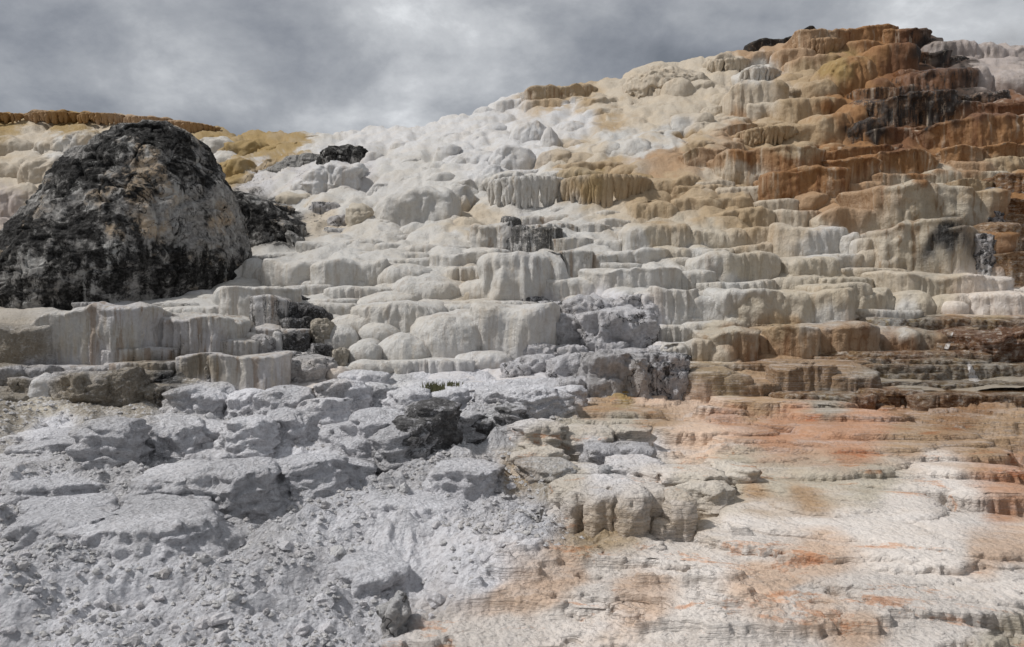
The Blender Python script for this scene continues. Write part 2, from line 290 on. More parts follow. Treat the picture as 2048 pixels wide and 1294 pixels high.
M_DRIP = travertine('drip_travertine', .75, .50)
M_WALL = travertine('stained_travertine', .85, .6, .62, runs=.8)
M_ROUGH = travertine('weathered_travertine', .15, .5, .9, .10, .9, .8)
M_GRIT = travertine('gritty_travertine', .3, .5, .9, .2, .55, 0, .6)
M_HILL = travertine('hill_travertine', .35, .45)
M_CRUST = travertine('algae_crust', .35, .5, .7, .3, .5, 0, .5, .9)
M_TAN = travertine('rough_tan_travertine', .35, .5, .8, .3, .8)

def ground_material():
    m, nt, N, L = mat_nodes('spring_ground'); b = NB(nt)
    col = b.attr('Col').outputs['Color']; dark = b.attr('dark').outputs['Fac']; mic = b.attr('mic').outputs['Fac']
    g0 = b.noise(b.map((3.2, 3.2, 4)), 1.0, 6, .65); g1 = b.noise(b.map((16, 16, 20)), 1.0, 8, .75); g2 = b.voro(b.map((34, 34, 40)), 1.0)
    sand = b.ramp(b.noise(b.map((.9, .9, 1), (3, 9, 0)), 1.0, 4, .6), .62, .42)
    rubb = b.mix(b.math('MULTIPLY', b.ramp(g1, .53, .38), .40), col, b.mix(1.0, col, (.55, .53, .51), 'MULTIPLY'))
    rubb = b.mix(b.math('MULTIPLY', b.ramp(g1, .48, .64), .65), rubb, (.82, .82, .84))
    rubb = b.mix(b.math('MULTIPLY', b.ramp(g0, .55, .75), .35), rubb, b.mix(1.0, col, (.80, .74, .68), 'MULTIPLY'))
    # right: thin crust with orange mats in the hollows and fine rims
    g = N.new('ShaderNodeNewGeometry'); sp = N.new('ShaderNodeSeparateXYZ'); L.new(g.outputs['Position'], sp.inputs[0])
    st1 = b.noise(b.map((1.1, 1.1, 30), (0, 0, 4)), 1.0, 5, .62); st2 = b.noise(b.map((2.6, 2.6, 70), (6, 1, 0)), 1.0, 4, .6)
    stn = b.math('ADD', b.math('MULTIPLY', st1, .55), b.math('MULTIPLY', st2, .45))
    mats = b.math('ADD', b.math('MULTIPLY', b.noise(b.map((.9, 2.4, 3), (4, 2, 0)), 1.0, 7, .68, .5), .8), b.math('MULTIPLY', g1, .2))
    flat = b.mix(b.math('MULTIPLY', b.ramp(mats, .575, .625), .62), col, b.mix(1.0, col, (.88, .50, .29), 'MULTIPLY'))
    flat = b.mix(b.math('MULTIPLY', b.ramp(mats, .62, .66), .45), flat, (.44, .17, .07))
    flat = b.mix(b.math('MULTIPLY', b.ramp(g0, .54, .72), .28), flat, b.mix(1.0, col, (.70, .58, .44), 'MULTIPLY'))
    flat = b.mix(b.math('MULTIPLY', b.ramp(mats, .50, .36), .35), flat, (.74, .71, .69))
    lm = b.ramp(b.noise(b.map((1.4, 1.8, 2), (8, 3, 0)), 1.0, 4, .6), .36, .60)
    rim = b.math('MULTIPLY', b.ramp(stn, .50, .58), b.math('ADD', .35, b.math('MULTIPLY', lm, .65))); gap = b.math('MULTIPLY', b.ramp(stn, .47, .39), b.math('ADD', .35, b.math('MULTIPLY', lm, .65)))
    flat = b.mix(b.math('MULTIPLY', gap, .14), flat, b.mix(1.0, flat, (.58, .46, .36), 'MULTIPLY'))
    flat = b.mix(b.math('MULTIPLY', rim, .22), flat, (.76, .71, .67))
    flat = b.mix(b.math('MULTIPLY', b.ramp(g1, .52, .38), .22), flat, b.mix(1.0, flat, (.62, .56, .50), 'MULTIPLY'))
    c = b.mix(mic, rubb, flat)
    df = b.math('MULTIPLY', b.ramp(b.math('SUBTRACT', b.math('ADD', b.math('MULTIPLY', g0, .5), b.math('MULTIPLY', g1, .5)), b.math('SUBTRACT', .70, b.math('MULTIPLY', dark, .34))), -.02, .05), b.ramp(dark, .02, .2))
    c = b.mix(b.math('MULTIPLY', df, .9), c, b.mix(b.ramp(g1, .4, .65), (.03, .028, .026), (.15, .145, .14)))
    hr = b.math('ADD', g1, b.math('ADD', b.math('MULTIPLY', g2, -.35), b.math('MULTIPLY', b.voro(b.map((15, 15, 18), (3, 3, 3)), 1.0), -.45)))
    h = b.math('ADD', b.math('MULTIPLY', b.math('MULTIPLY', hr, b.math('ADD', .55, b.math('MULTIPLY', sand, .45))), b.math('SUBTRACT', 1.0, b.math('MULTIPLY', mic, .45))), b.math('MULTIPLY', b.math('SUBTRACT', rim, gap), b.math('MULTIPLY', mic, .13)))
    b.finish(c, .9, b.bump(h, 1.0, .085), .2)
    return m
M_GROUND = ground_material()

def dark_rock_material():
    m, nt, N, L = mat_nodes('lichened_rock'); b = NB(nt)
    n1 = b.noise(b.map((.55, .55, .6), (2, 0, 1)), 1.0, 7, .68, .6); n2 = b.noise(b.map((2.4, 2.4, 2.6)), 1.0, 8, .72, .8); n3 = b.noise(b.map((9, 9, 10)), 1.0, 7, .7)
    mixn = b.math('ADD', b.math('MULTIPLY', n1, .5), b.math('ADD', b.math('MULTIPLY', n2, .35), b.math('MULTIPLY', n3, .15)))
    rock = b.mix(b.ramp(n3, .35, .65), (.20, .19, .18), (.40, .385, .36))
    rock = b.mix(b.ramp(b.noise(b.map((.8, .8, .8), (0, 7, 2)), 1.0, 5, .6), .52, .64), rock, b.mix(b.ramp(n3, .4, .7), (.42, .32, .22), (.56, .48, .38)))
    strk = b.noise(b.map((3.2, 3.2, .55), (4, 4, 0)), 1.0, 6, .65, .5)
    rock = b.mix(b.math('MULTIPLY', b.ramp(strk, .54, .64), .75), rock, (.50, .49, .465))
    tn = b.attr('tan').outputs['Fac']
    lich = b.mix(b.ramp(n3, .42, .66), (.012, .011, .010), (.085, .082, .078))
    mixn = b.math('ADD', b.math('MULTIPLY', mixn, .8), b.math('MULTIPLY', b.math('SUBTRACT', 1.0, strk), .2))
    c = b.mix(b.ramp(b.math('SUBTRACT', mixn, b.math('MULTIPLY', tn, .13)), .445, .50), rock, lich)
    k = b.math('MULTIPLY', b.ramp(b.noise(b.map((1.2, 1.2, 1.0), (5, 5, 5)), 1.0, 6, .6, 1.5), .505, .495), b.ramp(b.noise(b.map((1.2, 1.2, 1.0), (5, 5, 5)), 1.0, 6, .6, 1.5), .485, .495))
    c = b.mix(k, c, (.012, .011, .010))
    h = b.math('SUBTRACT', b.math('ADD', n2, b.math('MULTIPLY', n3, .35)), b.math('MULTIPLY', k, .3))
    b.finish(c, .9, b.bump(h, 1.0, .16), .2)
    return m
M_DARK = dark_rock_material()
def simple(name, col, rough=.8, spec=.3, trans=0.0):
    m, nt, N, L = mat_nodes(name); b = NB(nt)
    n = b.noise(b.map((9, 9, 9)), 1.0, 5, .6)
    b.finish(b.mix(n, tuple(x * .8 for x in col), tuple(x * 1.15 for x in col)), rough, b.bump(n, .3, .02), spec); return m
M_WATER = None
def water_material():
    m, nt, N, L = mat_nodes('pool_water'); b = NB(nt)
    n = b.noise(b.map((5, 14, 5)), 1.0, 4, .6)
    b.finish(b.mix(b.ramp(n, .4, .65), (.16, .075, .03), (.30, .19, .10)), .06, b.bump(n, .12, .02), .5); return m
M_WATER = water_material()
def fall_material():
    m, nt, N, L = mat_nodes('falling_water'); b = NB(nt)
    n = b.noise(b.map((30, 30, 3)), 1.0, 4, .6)
    b.finish(b.mix(b.ramp(n, .35, .6), (.26, .22, .18), (.52, .50, .48)), .35, b.bump(n, .5, .03), .5); return m
M_FALL = fall_material()
M_GRASS = simple('weed_leaf', (.12, .12, .06))
M_TWIG = simple('dead_twig', (.10, .075, .05))

# ------------------------------------------------------------------ mesh helpers
COLL = sc.collection
def grid_faces(nr, ncol, wrap=False, flip=False):
    r = np.arange(nr - 1)[:, None]; c = np.arange(ncol if wrap else ncol - 1)[None, :]; c2 = (c + 1) % ncol
    q = np.stack([r * ncol + c, r * ncol + c2, (r + 1) * ncol + c2, (r + 1) * ncol + c], -1).reshape(-1, 4)
    return q[:, ::-1] if flip else q
def mesh_np(name, P, Q, T=None):
    me = bpy.data.meshes.new(name); P = np.asarray(P, np.float32)
    T = np.zeros((0, 3), int) if T is None else np.asarray(T)
    nq, nt_ = len(Q), len(T)
    me.vertices.add(len(P)); me.vertices.foreach_set('co', P.ravel())
    me.loops.add(nq * 4 + nt_ * 3); me.polygons.add(nq + nt_)
    me.loops.foreach_set('vertex_index', np.concatenate([np.asarray(Q).ravel(), T.ravel()]).astype(np.int32))
    me.polygons.foreach_set('loop_start', np.concatenate([np.arange(nq) * 4, nq * 4 + np.arange(nt_) * 3]).astype(np.int32))
    me.polygons.foreach_set('loop_total', np.concatenate([np.full(nq, 4), np.full(nt_, 3)]).astype(np.int32))
    me.polygons.foreach_set('use_smooth', np.ones(nq + nt_, bool))
    me.update(calc_edges=True); me.validate()
    return me
def set_attr(me, name, val, color=False):
    a = me.attributes.new(name, 'FLOAT_COLOR' if color else 'FLOAT', 'POINT')
    if color:
        v = np.concatenate([val, np.ones((len(val), 1))], 1); a.data.foreach_set('color', v.astype(np.float32).ravel())
    else: a.data.foreach_set('value', np.broadcast_to(np.asarray(val, np.float32), (len(me.vertices),)).copy())
def obj(name, me, mat, parent=None, origin=None):
    o = bpy.data.objects.new(name, me); COLL.objects.link(o)
    if mat is not None and not me.materials: me.materials.append(mat)
    if parent is not None:
        o.parent = parent
        if origin is not None: o.location = np.asarray(origin) - np.asarray(parent.location)
    elif origin is not None: o.location = origin
    return o
def empty(name, loc, label, cat, group=None):
    o = bpy.data.objects.new(name, None); COLL.objects.link(o); o.location = loc; o.empty_display_size = .3
    return tag(o, label, cat, group)
def tag(o, label, cat, group=None):
    o['label'] = label; o['category'] = cat
    if group: o['group'] = group
    return o
def recolor(P, c, mixf=1.0):
    col = field(P)
    if c is not None: col[:, :3] = col[:, :3] * (1 - mixf) + np.array(PAL[c]) * mixf
    return col

STY = { # m: profile squareness, belly: height of the widest ring, under: undercut at the foot, n: plan squareness, lobes, flutes, bumps
 's': dict(m=3.6, belly=.34, under=.16, n=3.2, lobe=.10, flute=.020, bump=.030, mat=M_SMOOTH),
 'p': dict(m=2.3, belly=.30, under=.22, n=2.2, lobe=.07, flute=.016, bump=.030, mat=M_SMOOTH),
 'd': dict(m=3.4, belly=.72, under=.34, n=3.0, lobe=.10, flute=.10, bump=.020, mat=M_DRIP, fringe=.55),
 'w': dict(m=7.0, belly=.75, under=.07, n=3.4, lobe=.11, flute=.035, bump=.04, mat=M_WALL, rim=.05),
 'o': dict(m=8.0, belly=.82, under=.10, n=3.8, lobe=.13, flute=.05, bump=.04, mat=M_WALL, rim=.08),
 't': dict(m=4.0, belly=.45, under=.25, n=3.2, lobe=.10, flute=.02, bump=.02, mat=M_SMOOTH, rim=.03),
 'r': dict(m=4.5, belly=.50, under=.05, n=3.0, lobe=.16, flute=.02, bump=.18, mat=M_ROUGH),
 'g': dict(m=3.4, belly=.5, under=-.06, n=2.7, lobe=.22, flute=.03, bump=.07, mat=M_GRIT, bow=.34),
 'a': dict(m=9.0, belly=.8, under=.02, n=4.0, lobe=.16, flute=.03, bump=.10, mat=M_CRUST, rim=.06),
 'b': dict(m=2.8, belly=.45, under=.15, n=2.6, lobe=.14, flute=.0, bump=.19, mat=M_ROUGH),
 'e': dict(m=2.6, belly=.62, under=-.42, n=2.5, lobe=.13, flute=.02, bump=.10, mat=None),
 'h': dict(m=2.2, belly=.15, under=.05, n=2.2, lobe=.26, flute=.02, bump=.04, mat=M_HILL),
}
_seed = [0]
def ledge(parent, name, uL, uR, vt, vb, sty='s', col=None, mf=.85, dark=None, wet=0.0, dd=0.0, dep=None, slope=0.0, mat=None, res=1.0, tan=None, label=None, mic=0.0, **kw):
    """one ledge, lobe or block of travertine; its face spans (uL..uR, vt..vb) at the distance the hillside has there"""
    _seed[0] += 1; sd = _seed[0]; S = dict(STY[sty]); S.update(kw)
    if sty == 'h': q_ = .08 * (uR - uL); uL, uR, vt = uL - q_, uR + q_, vt - .06 * (vb - vt); dd = dd + .04 * (uR - uL) * float(Dist((uL + uR) / 2, vb)) / F
    uc = (uL + uR) / 2; d = float(Dist(uc, vb)) + dd; k = d / F
    W, H = (uR - uL) * k, (vb - vt) * k
    back = float(Dist(uc, vt)) - float(Dist(uc, vb))
    b = dep if dep else float(np.clip(back * 1.0 + .9, .35 * W, min(6.0, max(1.25 * W, .7))))
    if vb > 768 and not dep: b = min(b, .55 * W + .1)
    rr = np.random.default_rng(sd)
    if sty in 's':
        for q_, lo, hi in (('m', 3.2, 7.0), ('under', -.16, .16), ('belly', .35, .75), ('lobe', .11, .20), ('flute', .025, .06), ('n', 3.0, 5.0)):
            if q_ not in kw: S[q_] = rr.uniform(lo, hi)
    if sty in 'sowt': uL, uR = uL - .05 * (uR - uL), uR + .05 * (uR - uL)
    bf = min(b, S.get('bow', .26) * W + .12)
    if sty in 'pbhd' and not dep: bf = min(b, W * .42 + .05)
    W = (uR - uL) * k
    d -= (.10 * bf if sty != 'h' else 0) + S.get('fwd', 0.0); k = d / F; W, H = (uR - uL) * k, (vb - vt) * k
    a = W / 2; zt = CAMZ - (vt - CY) * k; xc, yc = (uc - CX) * k, d + bf
    na = int(np.clip((uR - uL) * .52 * res, 26, 160)); nr = int(np.clip((vb - vt) * .56 * res, 12, 56))
    if sty == 'e': na, nr = int(na * 1.25), int(nr * 1.25)
    # plan outline (superellipse) with even spacing, dense on the side that faces the valley
    th = np.linspace(-math.pi, math.pi, 801); e = 2 / S['n']
    ox = np.sign(np.sin(th)) * np.abs(np.sin(th)) ** e; oy = -np.sign(np.cos(th)) * np.abs(np.cos(th)) ** e
    wgt = np.where(oy[1:] < .15, 1.0, .16); s = np.concatenate([[0], np.cumsum(np.hypot(np.diff(ox * a), np.diff(oy * bf)) * wgt)])
    t = np.linspace(0, s[-1], na + 1)[:-1]; ox, oy = np.interp(t, s, ox), np.interp(t, s, oy)
    # profile from the middle of the top, over the lip, down the face
    m = S['m']; ph = np.linspace(math.pi / 2, 0, 200); pr = np.cos(ph) ** (2 / m); pz = np.sin(ph) ** (2 / m)
    hb = S['belly'] * H; topH = H - hb; foot = H * .30 + .12
    if S.get('fringe'): foot = 0.02
    pr2 = np.linspace(0, 1, 80); R = np.concatenate([pr, 1 - S['under'] * pr2[1:] ** 1.5]); Z = np.concatenate([hb + topH * pz, hb - (hb + foot) * pr2[1:]])
    q = np.concatenate([[0], np.cumsum(np.hypot(np.diff(R * bf) * .55, np.diff(Z)))]); tt = np.linspace(0, q[-1], nr)
    R, Z = np.interp(tt, q, R), np.interp(tt, q, Z)
    if S.get('fringe'):                        # the foot of a drip curtain turns back under
        R = np.concatenate([R, [R[-1] - .10, R[-1] * .6]]); Z = np.concatenate([Z, [Z[-1] + .05 * H, Z[-1] + .30 * H]]); nr += 2
    X = R[:, None] * ox[None, :] * a; oyb = np.where(oy < 0, oy * bf, oy * b); Y = R[:, None] * oyb[None, :]; ZZ = np.repeat(Z[:, None], na, 1)
    nx, ny = ox / max(a, .01), oy / max(bf, .01); nl = np.hypot(nx, ny) + 1e-9; nx, ny = nx / nl, ny / nl
    sz = min(1.0, max(.25, min(W, H * 1.6) / 1.6)); gx, gy, gz = X + xc, Y + yc, ZZ + zt
    face = sstep(.35, .85, R)[:, None]
    lob = 1.5 * fbm(gx * .8, gy * .8, gz * .25, 4, 3) + (1.5 * fbm(gx * .42, gy * .42, gz * .1, 2, 5) if sty in 'swot' else 0)
    bl = billow(gx / .85, gy / .85, gz / 1.0, 11) - .6
    bl = bl + .42 * (billow(gx / .33, gy / .33, gz / .7, 13) - .6)
    flt = ridged(gx * 5.5 / sz ** .5, gy * 5.5 / sz ** .5, gz * .55, 3, 21)
    if S.get('fringe'): flt = flt + .5 * ridged(gx * 11, gy * 11, gz * .4, 2, 23)
    bmp = fbm(gx * 3.2 / sz, gy * 3.2 / sz, gz * 3.2 / sz, 5, 31)
    amt = S['lobe'] * sz * (lob * 1.1 + bl * 1.0) + S['flute'] * flt * sstep(.0, .5, 1 - (ZZ - 0) / max(H, .01) + .25) + S['bump'] * sz * bmp
    if sty == 'e':
        zs = gz * 7 + 1.5 * fbm(gx * 1.5, gy * 1.5, gz, 3, 81); zf = zs - np.floor(zs); amt = amt + .035 * (sstep(.0, .8, zf) - sstep(.8, 1.0, zf) - .4) + .05 * ridged(gx * 3.5, gy * 3.5, gz * 4, 4, 82) + .045 * (billow(gx / .13, gy / .13, gz / .10, 83) - .5) + .03 * (billow(gx / .07, gy / .07, gz / .06, 84) - .5)
    if S.get('rim'):
        zz = (H - ZZ) / max(H, .01); amt = amt + S['rim'] * sz * np.exp(-((zz - .07) / .07) ** 2) * (1 + .5 * fbm(gx * 2, gy * 2, gz, 3, 41))
    if S.get('fringe'):                        # uneven lower edge
        low = sstep(.45, .0, ZZ / max(H, .01)); ZZ = ZZ - low * (S['fringe'] * H * .42) * (ridged(gx * 3.0, gy * 3.0, gx * 0 + sd, 3, 51) * .55 - .25)
    X = X + nx * amt * face; Y = Y + ny * amt * face
    topn = fbm(gx * 1.4, gy * 1.4, gx * 0 + sd, 4, 61)
    ZZ = ZZ + sstep(.0, .25, ZZ / max(H, .01)) * (topn * .13 * min(H, 1.0) + .16 * min(H, 1.0) * fbm(gx * .55, gy * .55, gx * 0 + sd, 2, 63) + S['bump'] * .35 * sz * bmp) + (1 - face) * 0 + slope * ox[None, :] * R[:, None] * H
    if sty in 'rbae': ZZ = ZZ + .06 * sz * fbm(gx * 5, gy * 5, gz * 5, 4, 71)
    P = np.stack([X + xc, Y + yc, ZZ + (zt - H)], -1).reshape(-1, 3)
    org = np.array([xc, d, zt - H])
    fc = grid_faces(nr, na, True, flip=True)
    P = np.concatenate([P, [[xc, yc, P[:na, 2].mean()]]]); c0 = len(P) - 1
    T = np.stack([np.arange(na), (np.arange(na) + 1) % na, np.full(na, c0)], -1)
    me = mesh_np(name, P - org, fc, T)
    c = recolor(P, col, mf)
    if dark is not None: c[:, 3] = dark
    set_attr(me, 'Col', c[:, :3], True); set_attr(me, 'dark', c[:, 3]); set_attr(me, 'wet', wet)
    if tan is not None: set_attr(me, 'tan', tan)
    if (mat or S['mat'] or M_GROUND) is M_GROUND: set_attr(me, 'mic', mic)
    o = obj(name, me, mat or S['mat'] or M_GROUND, parent, org)
    if label: o['label'] = label
    return o

PART = dict(s='ledge', p='pillow', d='drip_curtain', w='wall_block', o='scalloped_ledge', t='slab', r='block', g='lobe', a='crust_step', b='boulder', h='mound', e='knoll')
def formation(name, label, cat, u, v, rows, part='ledge', **common):
    p = at(float(u), float(v)); root = empty(name, p, label, cat)
    for r in rows:
        kw = dict(common); nm = PART[r[4]]
        if len(r) > 5: kw.update(r[5])
        nm = kw.pop('name', nm)
        ledge(root, nm, *r[:4], r[4], **kw)
    return root

def drips(parent, uL, uR, vt, vb, n, col=None, mf=.7, r0=.12, bow=.30, dark=0.0, slope=0.0, dd=0.0, mat=None):
    """hanging drip columns along the front of a curtain, unequal in length"""
    rr = np.random.default_rng(int(uL + vt)); uc = (uL + uR) / 2; d0 = float(Dist(uc, vb)) + dd; W = (uR - uL) * d0 / F; bf = bow * W + .1; d0 -= .12 * bf + .10
    for i in range(n):
        s_ = -1 + 2 * (i + .5 + rr.uniform(-.35, .35)) / n; d = d0 + bf * (abs(s_) ** 2.6); k = d0 / F
        x = (uc - CX) * k + s_ * W / 2; ln = (vb - vt) * k * (.50 + .5 * rr.random() ** .6) * (1 - .25 * abs(s_)); z1 = CAMZ - (vt - CY) * k + slope * s_ * (vb - vt) * k
        r = r0 * rr.uniform(.7, 1.35); m, nr = 9, 12; t = np.linspace(0, 1, nr); th = np.linspace(0, 2 * math.pi, m + 1)[:-1]
        rad = r * (1.05 - .62 * t ** .9) * (1 + .16 * fbm(t * 5, t * 0 + i, t * 0, 2, 7)); rad[-1] *= .25; rad[0] *= .5
        X = x + rad[:, None] * np.sin(th) + (.05 * fbm(t * 2, t * 0 + i * 3, t * 0, 2, 8))[:, None]; Y = d + rad[:, None] * np.cos(th) * 1.1 + (.16 * t)[:, None] * ln; Z = (z1 - ln * t)[:, None] + 0 * X
        P = np.stack([X, Y, Z], -1).reshape(-1, 3); o = np.array([x, d, z1]); me = mesh_np('drip', P - o, grid_faces(nr, m, True)); c = recolor(P, col, mf)
        set_attr(me, 'Col', c[:, :3], True); set_attr(me, 'dark', np.maximum(c[:, 3] * 0 + dark, 0)); set_attr(me, 'wet', 0.0); obj('drip', me, mat or M_DRIP, parent, o)

# ------------------------------------------------------------------ the hillside
SKY = [(-600,210),(0,238),(130,234),(300,247),(420,266),(600,279),(720,272),(850,262),(950,240),(1000,216),(1050,196),(1200,181),(1260,160),(1300,145),(1420,128),(1510,118),(1600,96),(1700,72),(1850,78),(1880,104),(2048,112),(2700,120)]
def build_hill():
    u = np.concatenate([np.arange(-1000, -120, 10), np.arange(-120, 2171, 3.6), np.arange(2174, 3050, 10)]); vs_ = np.interp(u, [p[0] for p in SKY], [p[1] for p in SKY])
    rows = np.linspace(0, 1, 215) ** .92
    U = np.repeat(u[None], len(rows), 0); V = vs_[None] + rows[:, None] * (800 - vs_)[None]
    off = .30 + .42 * np.maximum(sstep(460, 520, V), sstep(1420, 1500, U)) * sstep(-.02, .06, rows)[:, None]
    P = at(U, V, Dist(U, V) + off)
    # the ground goes on behind the crest
    back = []
    for i in range(14, 0, -1):
        b = P[0].copy(); k = (i / 14) ** 1.5; b[:, 0] *= 1 + k * 1.2; b[:, 1] *= 1 + k * 1.2; b[:, 2] = P[0][:, 2] + .3 - k * 6 + .3 * np.minimum(1, k * 8) - .3; back.append(b)
    P = np.concatenate([np.array(back), P]); nr, nc = P.shape[:2]
    N_ = np.cross(np.gradient(P, axis=1), np.gradient(P, axis=0)); N_ /= np.linalg.norm(N_, axis=2, keepdims=True) + 1e-9
    N_ *= np.sign((N_ * np.array([0, -1, .6])).sum(2, keepdims=True))
    x, y, z = P[..., 0], P[..., 1], P[..., 2]
    wx = x + .5 * fbm(x * .5, y * .5, z * .5, 3, 2); wz = z + .5 * fbm(x * .5, y * .5, z * .5, 3, 4)
    sl = y * .72 + z * .69; ac = wz - y * .3
    b1 = billow(wx / 1.8, sl / 2.9, ac * 0, 7, True); b2 = billow(wx / .85, sl / 1.15, ac * 0, 8, True); b3 = billow(wx / .38, sl / .6, z * 0, 9, True)
    rid = ridged(x * 1.3, y * .6, z * .35, 3, 6)
    far = sstep(700, 520, np.concatenate([np.repeat(V[:1], 14, 0), V]))
    amt = (b1 - .55) * .75 + (b2 - .6) * .42 + (b3 - .6) * .10 + rid * .05 + fbm(x * 3, y * 3, z * 3, 4, 12) * .04
    amt = amt * (.35 + .65 * far)
    P = P + N_ * amt[..., None]
    P = P.reshape(-1, 3)
    me = mesh_np('hill', P, grid_faces(nr, nc)); c = field(P)
    set_attr(me, 'Col', c[:, :3], True); set_attr(me, 'dark', c[:, 3]); set_attr(me, 'wet', 0.0)
    o = obj('hill', me, M_HILL); o['kind'] = 'structure'; return o
build_hill()

# ------------------------------------------------------------------ the foreground: crumbled grey travertine on the left, thin rimmed crust on the right
EDGE = [(700,1330),(735,1230),(780,1185),(850,1140),(905,1105),(960,1110),(1010,1118),(1075,1140),(1110,1120),(1150,1010),(1190,930),(1240,840),(1290,720),(1420,620)]
def mic_mask(u, v, x, y):
    e = np.interp(v, [p[0] for p in EDGE], [p[1] for p in EDGE]) + 40 * fbm(x * 1.5, y * 1.5, x * 0, 4, 77)
    return sstep(-45, 45, u - e)
def ground_height(x, y, z, mic):
    o = x * 0
    r = .15 * fbm(x / 1.1, y / 1.1, o, 4, 104) + .10 * (ridged(x / .75, y / .75, o, 4, 110) - .4) + .085 * (billow(x / .34, y / .34, o, 120, True) - .5) \
        + .040 * (billow(x / .13, y / .13, o, 121, True) - .5) + .018 * (billow(x / .055, y / .055, o, 122, True) - .5) + .012 * fbm(x * 22, y * 22, o, 3, 123)
    st = (z + .12 * fbm(x / 1.2, y / 1.2, o, 4, 160)) / .17; ft = st - np.floor(st); r = r * .85 + .17 * (np.floor(st) + sstep(.55, 1, ft) - st) * .8
    q = z + .17 * fbm(x / 1.5, y / 1.0, o, 3, 130) - .05 * x * sstep(1, 4, x) * sstep(13, 8, y) + .045 * fbm(x / .42, y / .30, o, 3, 140) + .018 * fbm(x / .12, y / .09, o, 4, 141)
    q = q + .03 * vnoise(q * 14, o, o, 145) + .012 * vnoise(q * 47, o, o, 146)
    def terr(q, h, sharp):
        k = q / h; f = np.floor(k); t = k - f; return (f + np.clip(sstep(1 - sharp, 1, t) * .82 + t * .18, 0, 1)) * h
    q2 = q + .03 * fbm(x / .5, y / .35, o, 3, 151)
    vis = sstep(-.40, .30, fbm(x / .7, y / .5, o, 3, 150)); vis2 = sstep(-.3, .3, fbm(x / .5, y / .4, o, 3, 152))
    small = q + (terr(q, .085, .20) - q) * (.55 + .45 * vis) + (terr(q2, .036, .35) - q2) * .40 * vis2
    crust = small - z + .008 * fbm(x * 20, y * 20, o, 3, 142)
    lumps = .03 * (billow(x / .16, y / .16, o, 143, True) - .5) * sstep(.15, .55, fbm(x / 1.1, y / .8, o, 3, 144))
    return r * (1 - mic) + (crust + lumps) * mic
def build_ground():
    u = np.concatenate([np.arange(-1200, -100, 12), np.arange(-100, 2151, 2.75), np.arange(2154, 3300, 12)]); v = np.concatenate([np.linspace(1440, 1300, 30), np.arange(1298, 800, -1.9), np.arange(800, 690, -2.5)])
    U, V = np.meshgrid(u, v); P = at(U, V); x, y, z = P[..., 0], P[..., 1], P[..., 2]
    mic = mic_mask(U, V, x, y)
    far = sstep(16, 10, y) * .6 + .4
    P[..., 2] = z + ground_height(x, y, z, mic) * far
    P[..., 2] -= .30 * sstep(1735, 1765, U) * sstep(806, 797, V) * sstep(700, 715, V) + .25 * sstep(1480, 1500, U) * sstep(735, 728, V)
    nr, nc = P.shape[:2]; P = P.reshape(-1, 3)
    me = mesh_np('ground', P, grid_faces(nr, nc)); c = field(P)
    set_attr(me, 'Col', c[:, :3], True); set_attr(me, 'dark', c[:, 3]); set_attr(me, 'mic', mic.ravel())
    o = obj('ground', me, M_GROUND); o['kind'] = 'structure'; return o
build_ground()
def on_ground(u, v):
    p = at(float(u), float(v)); mic = mic_mask(np.array([float(u)]), np.array([float(v)]), np.array([p[0]]), np.array([p[1]]))
    p[2] += ground_height(np.array([p[0]]), np.array([p[1]]), np.array([p[2]]), mic)[0] * float(sstep(16, 10, p[1]) * .6 + .4)
    return p

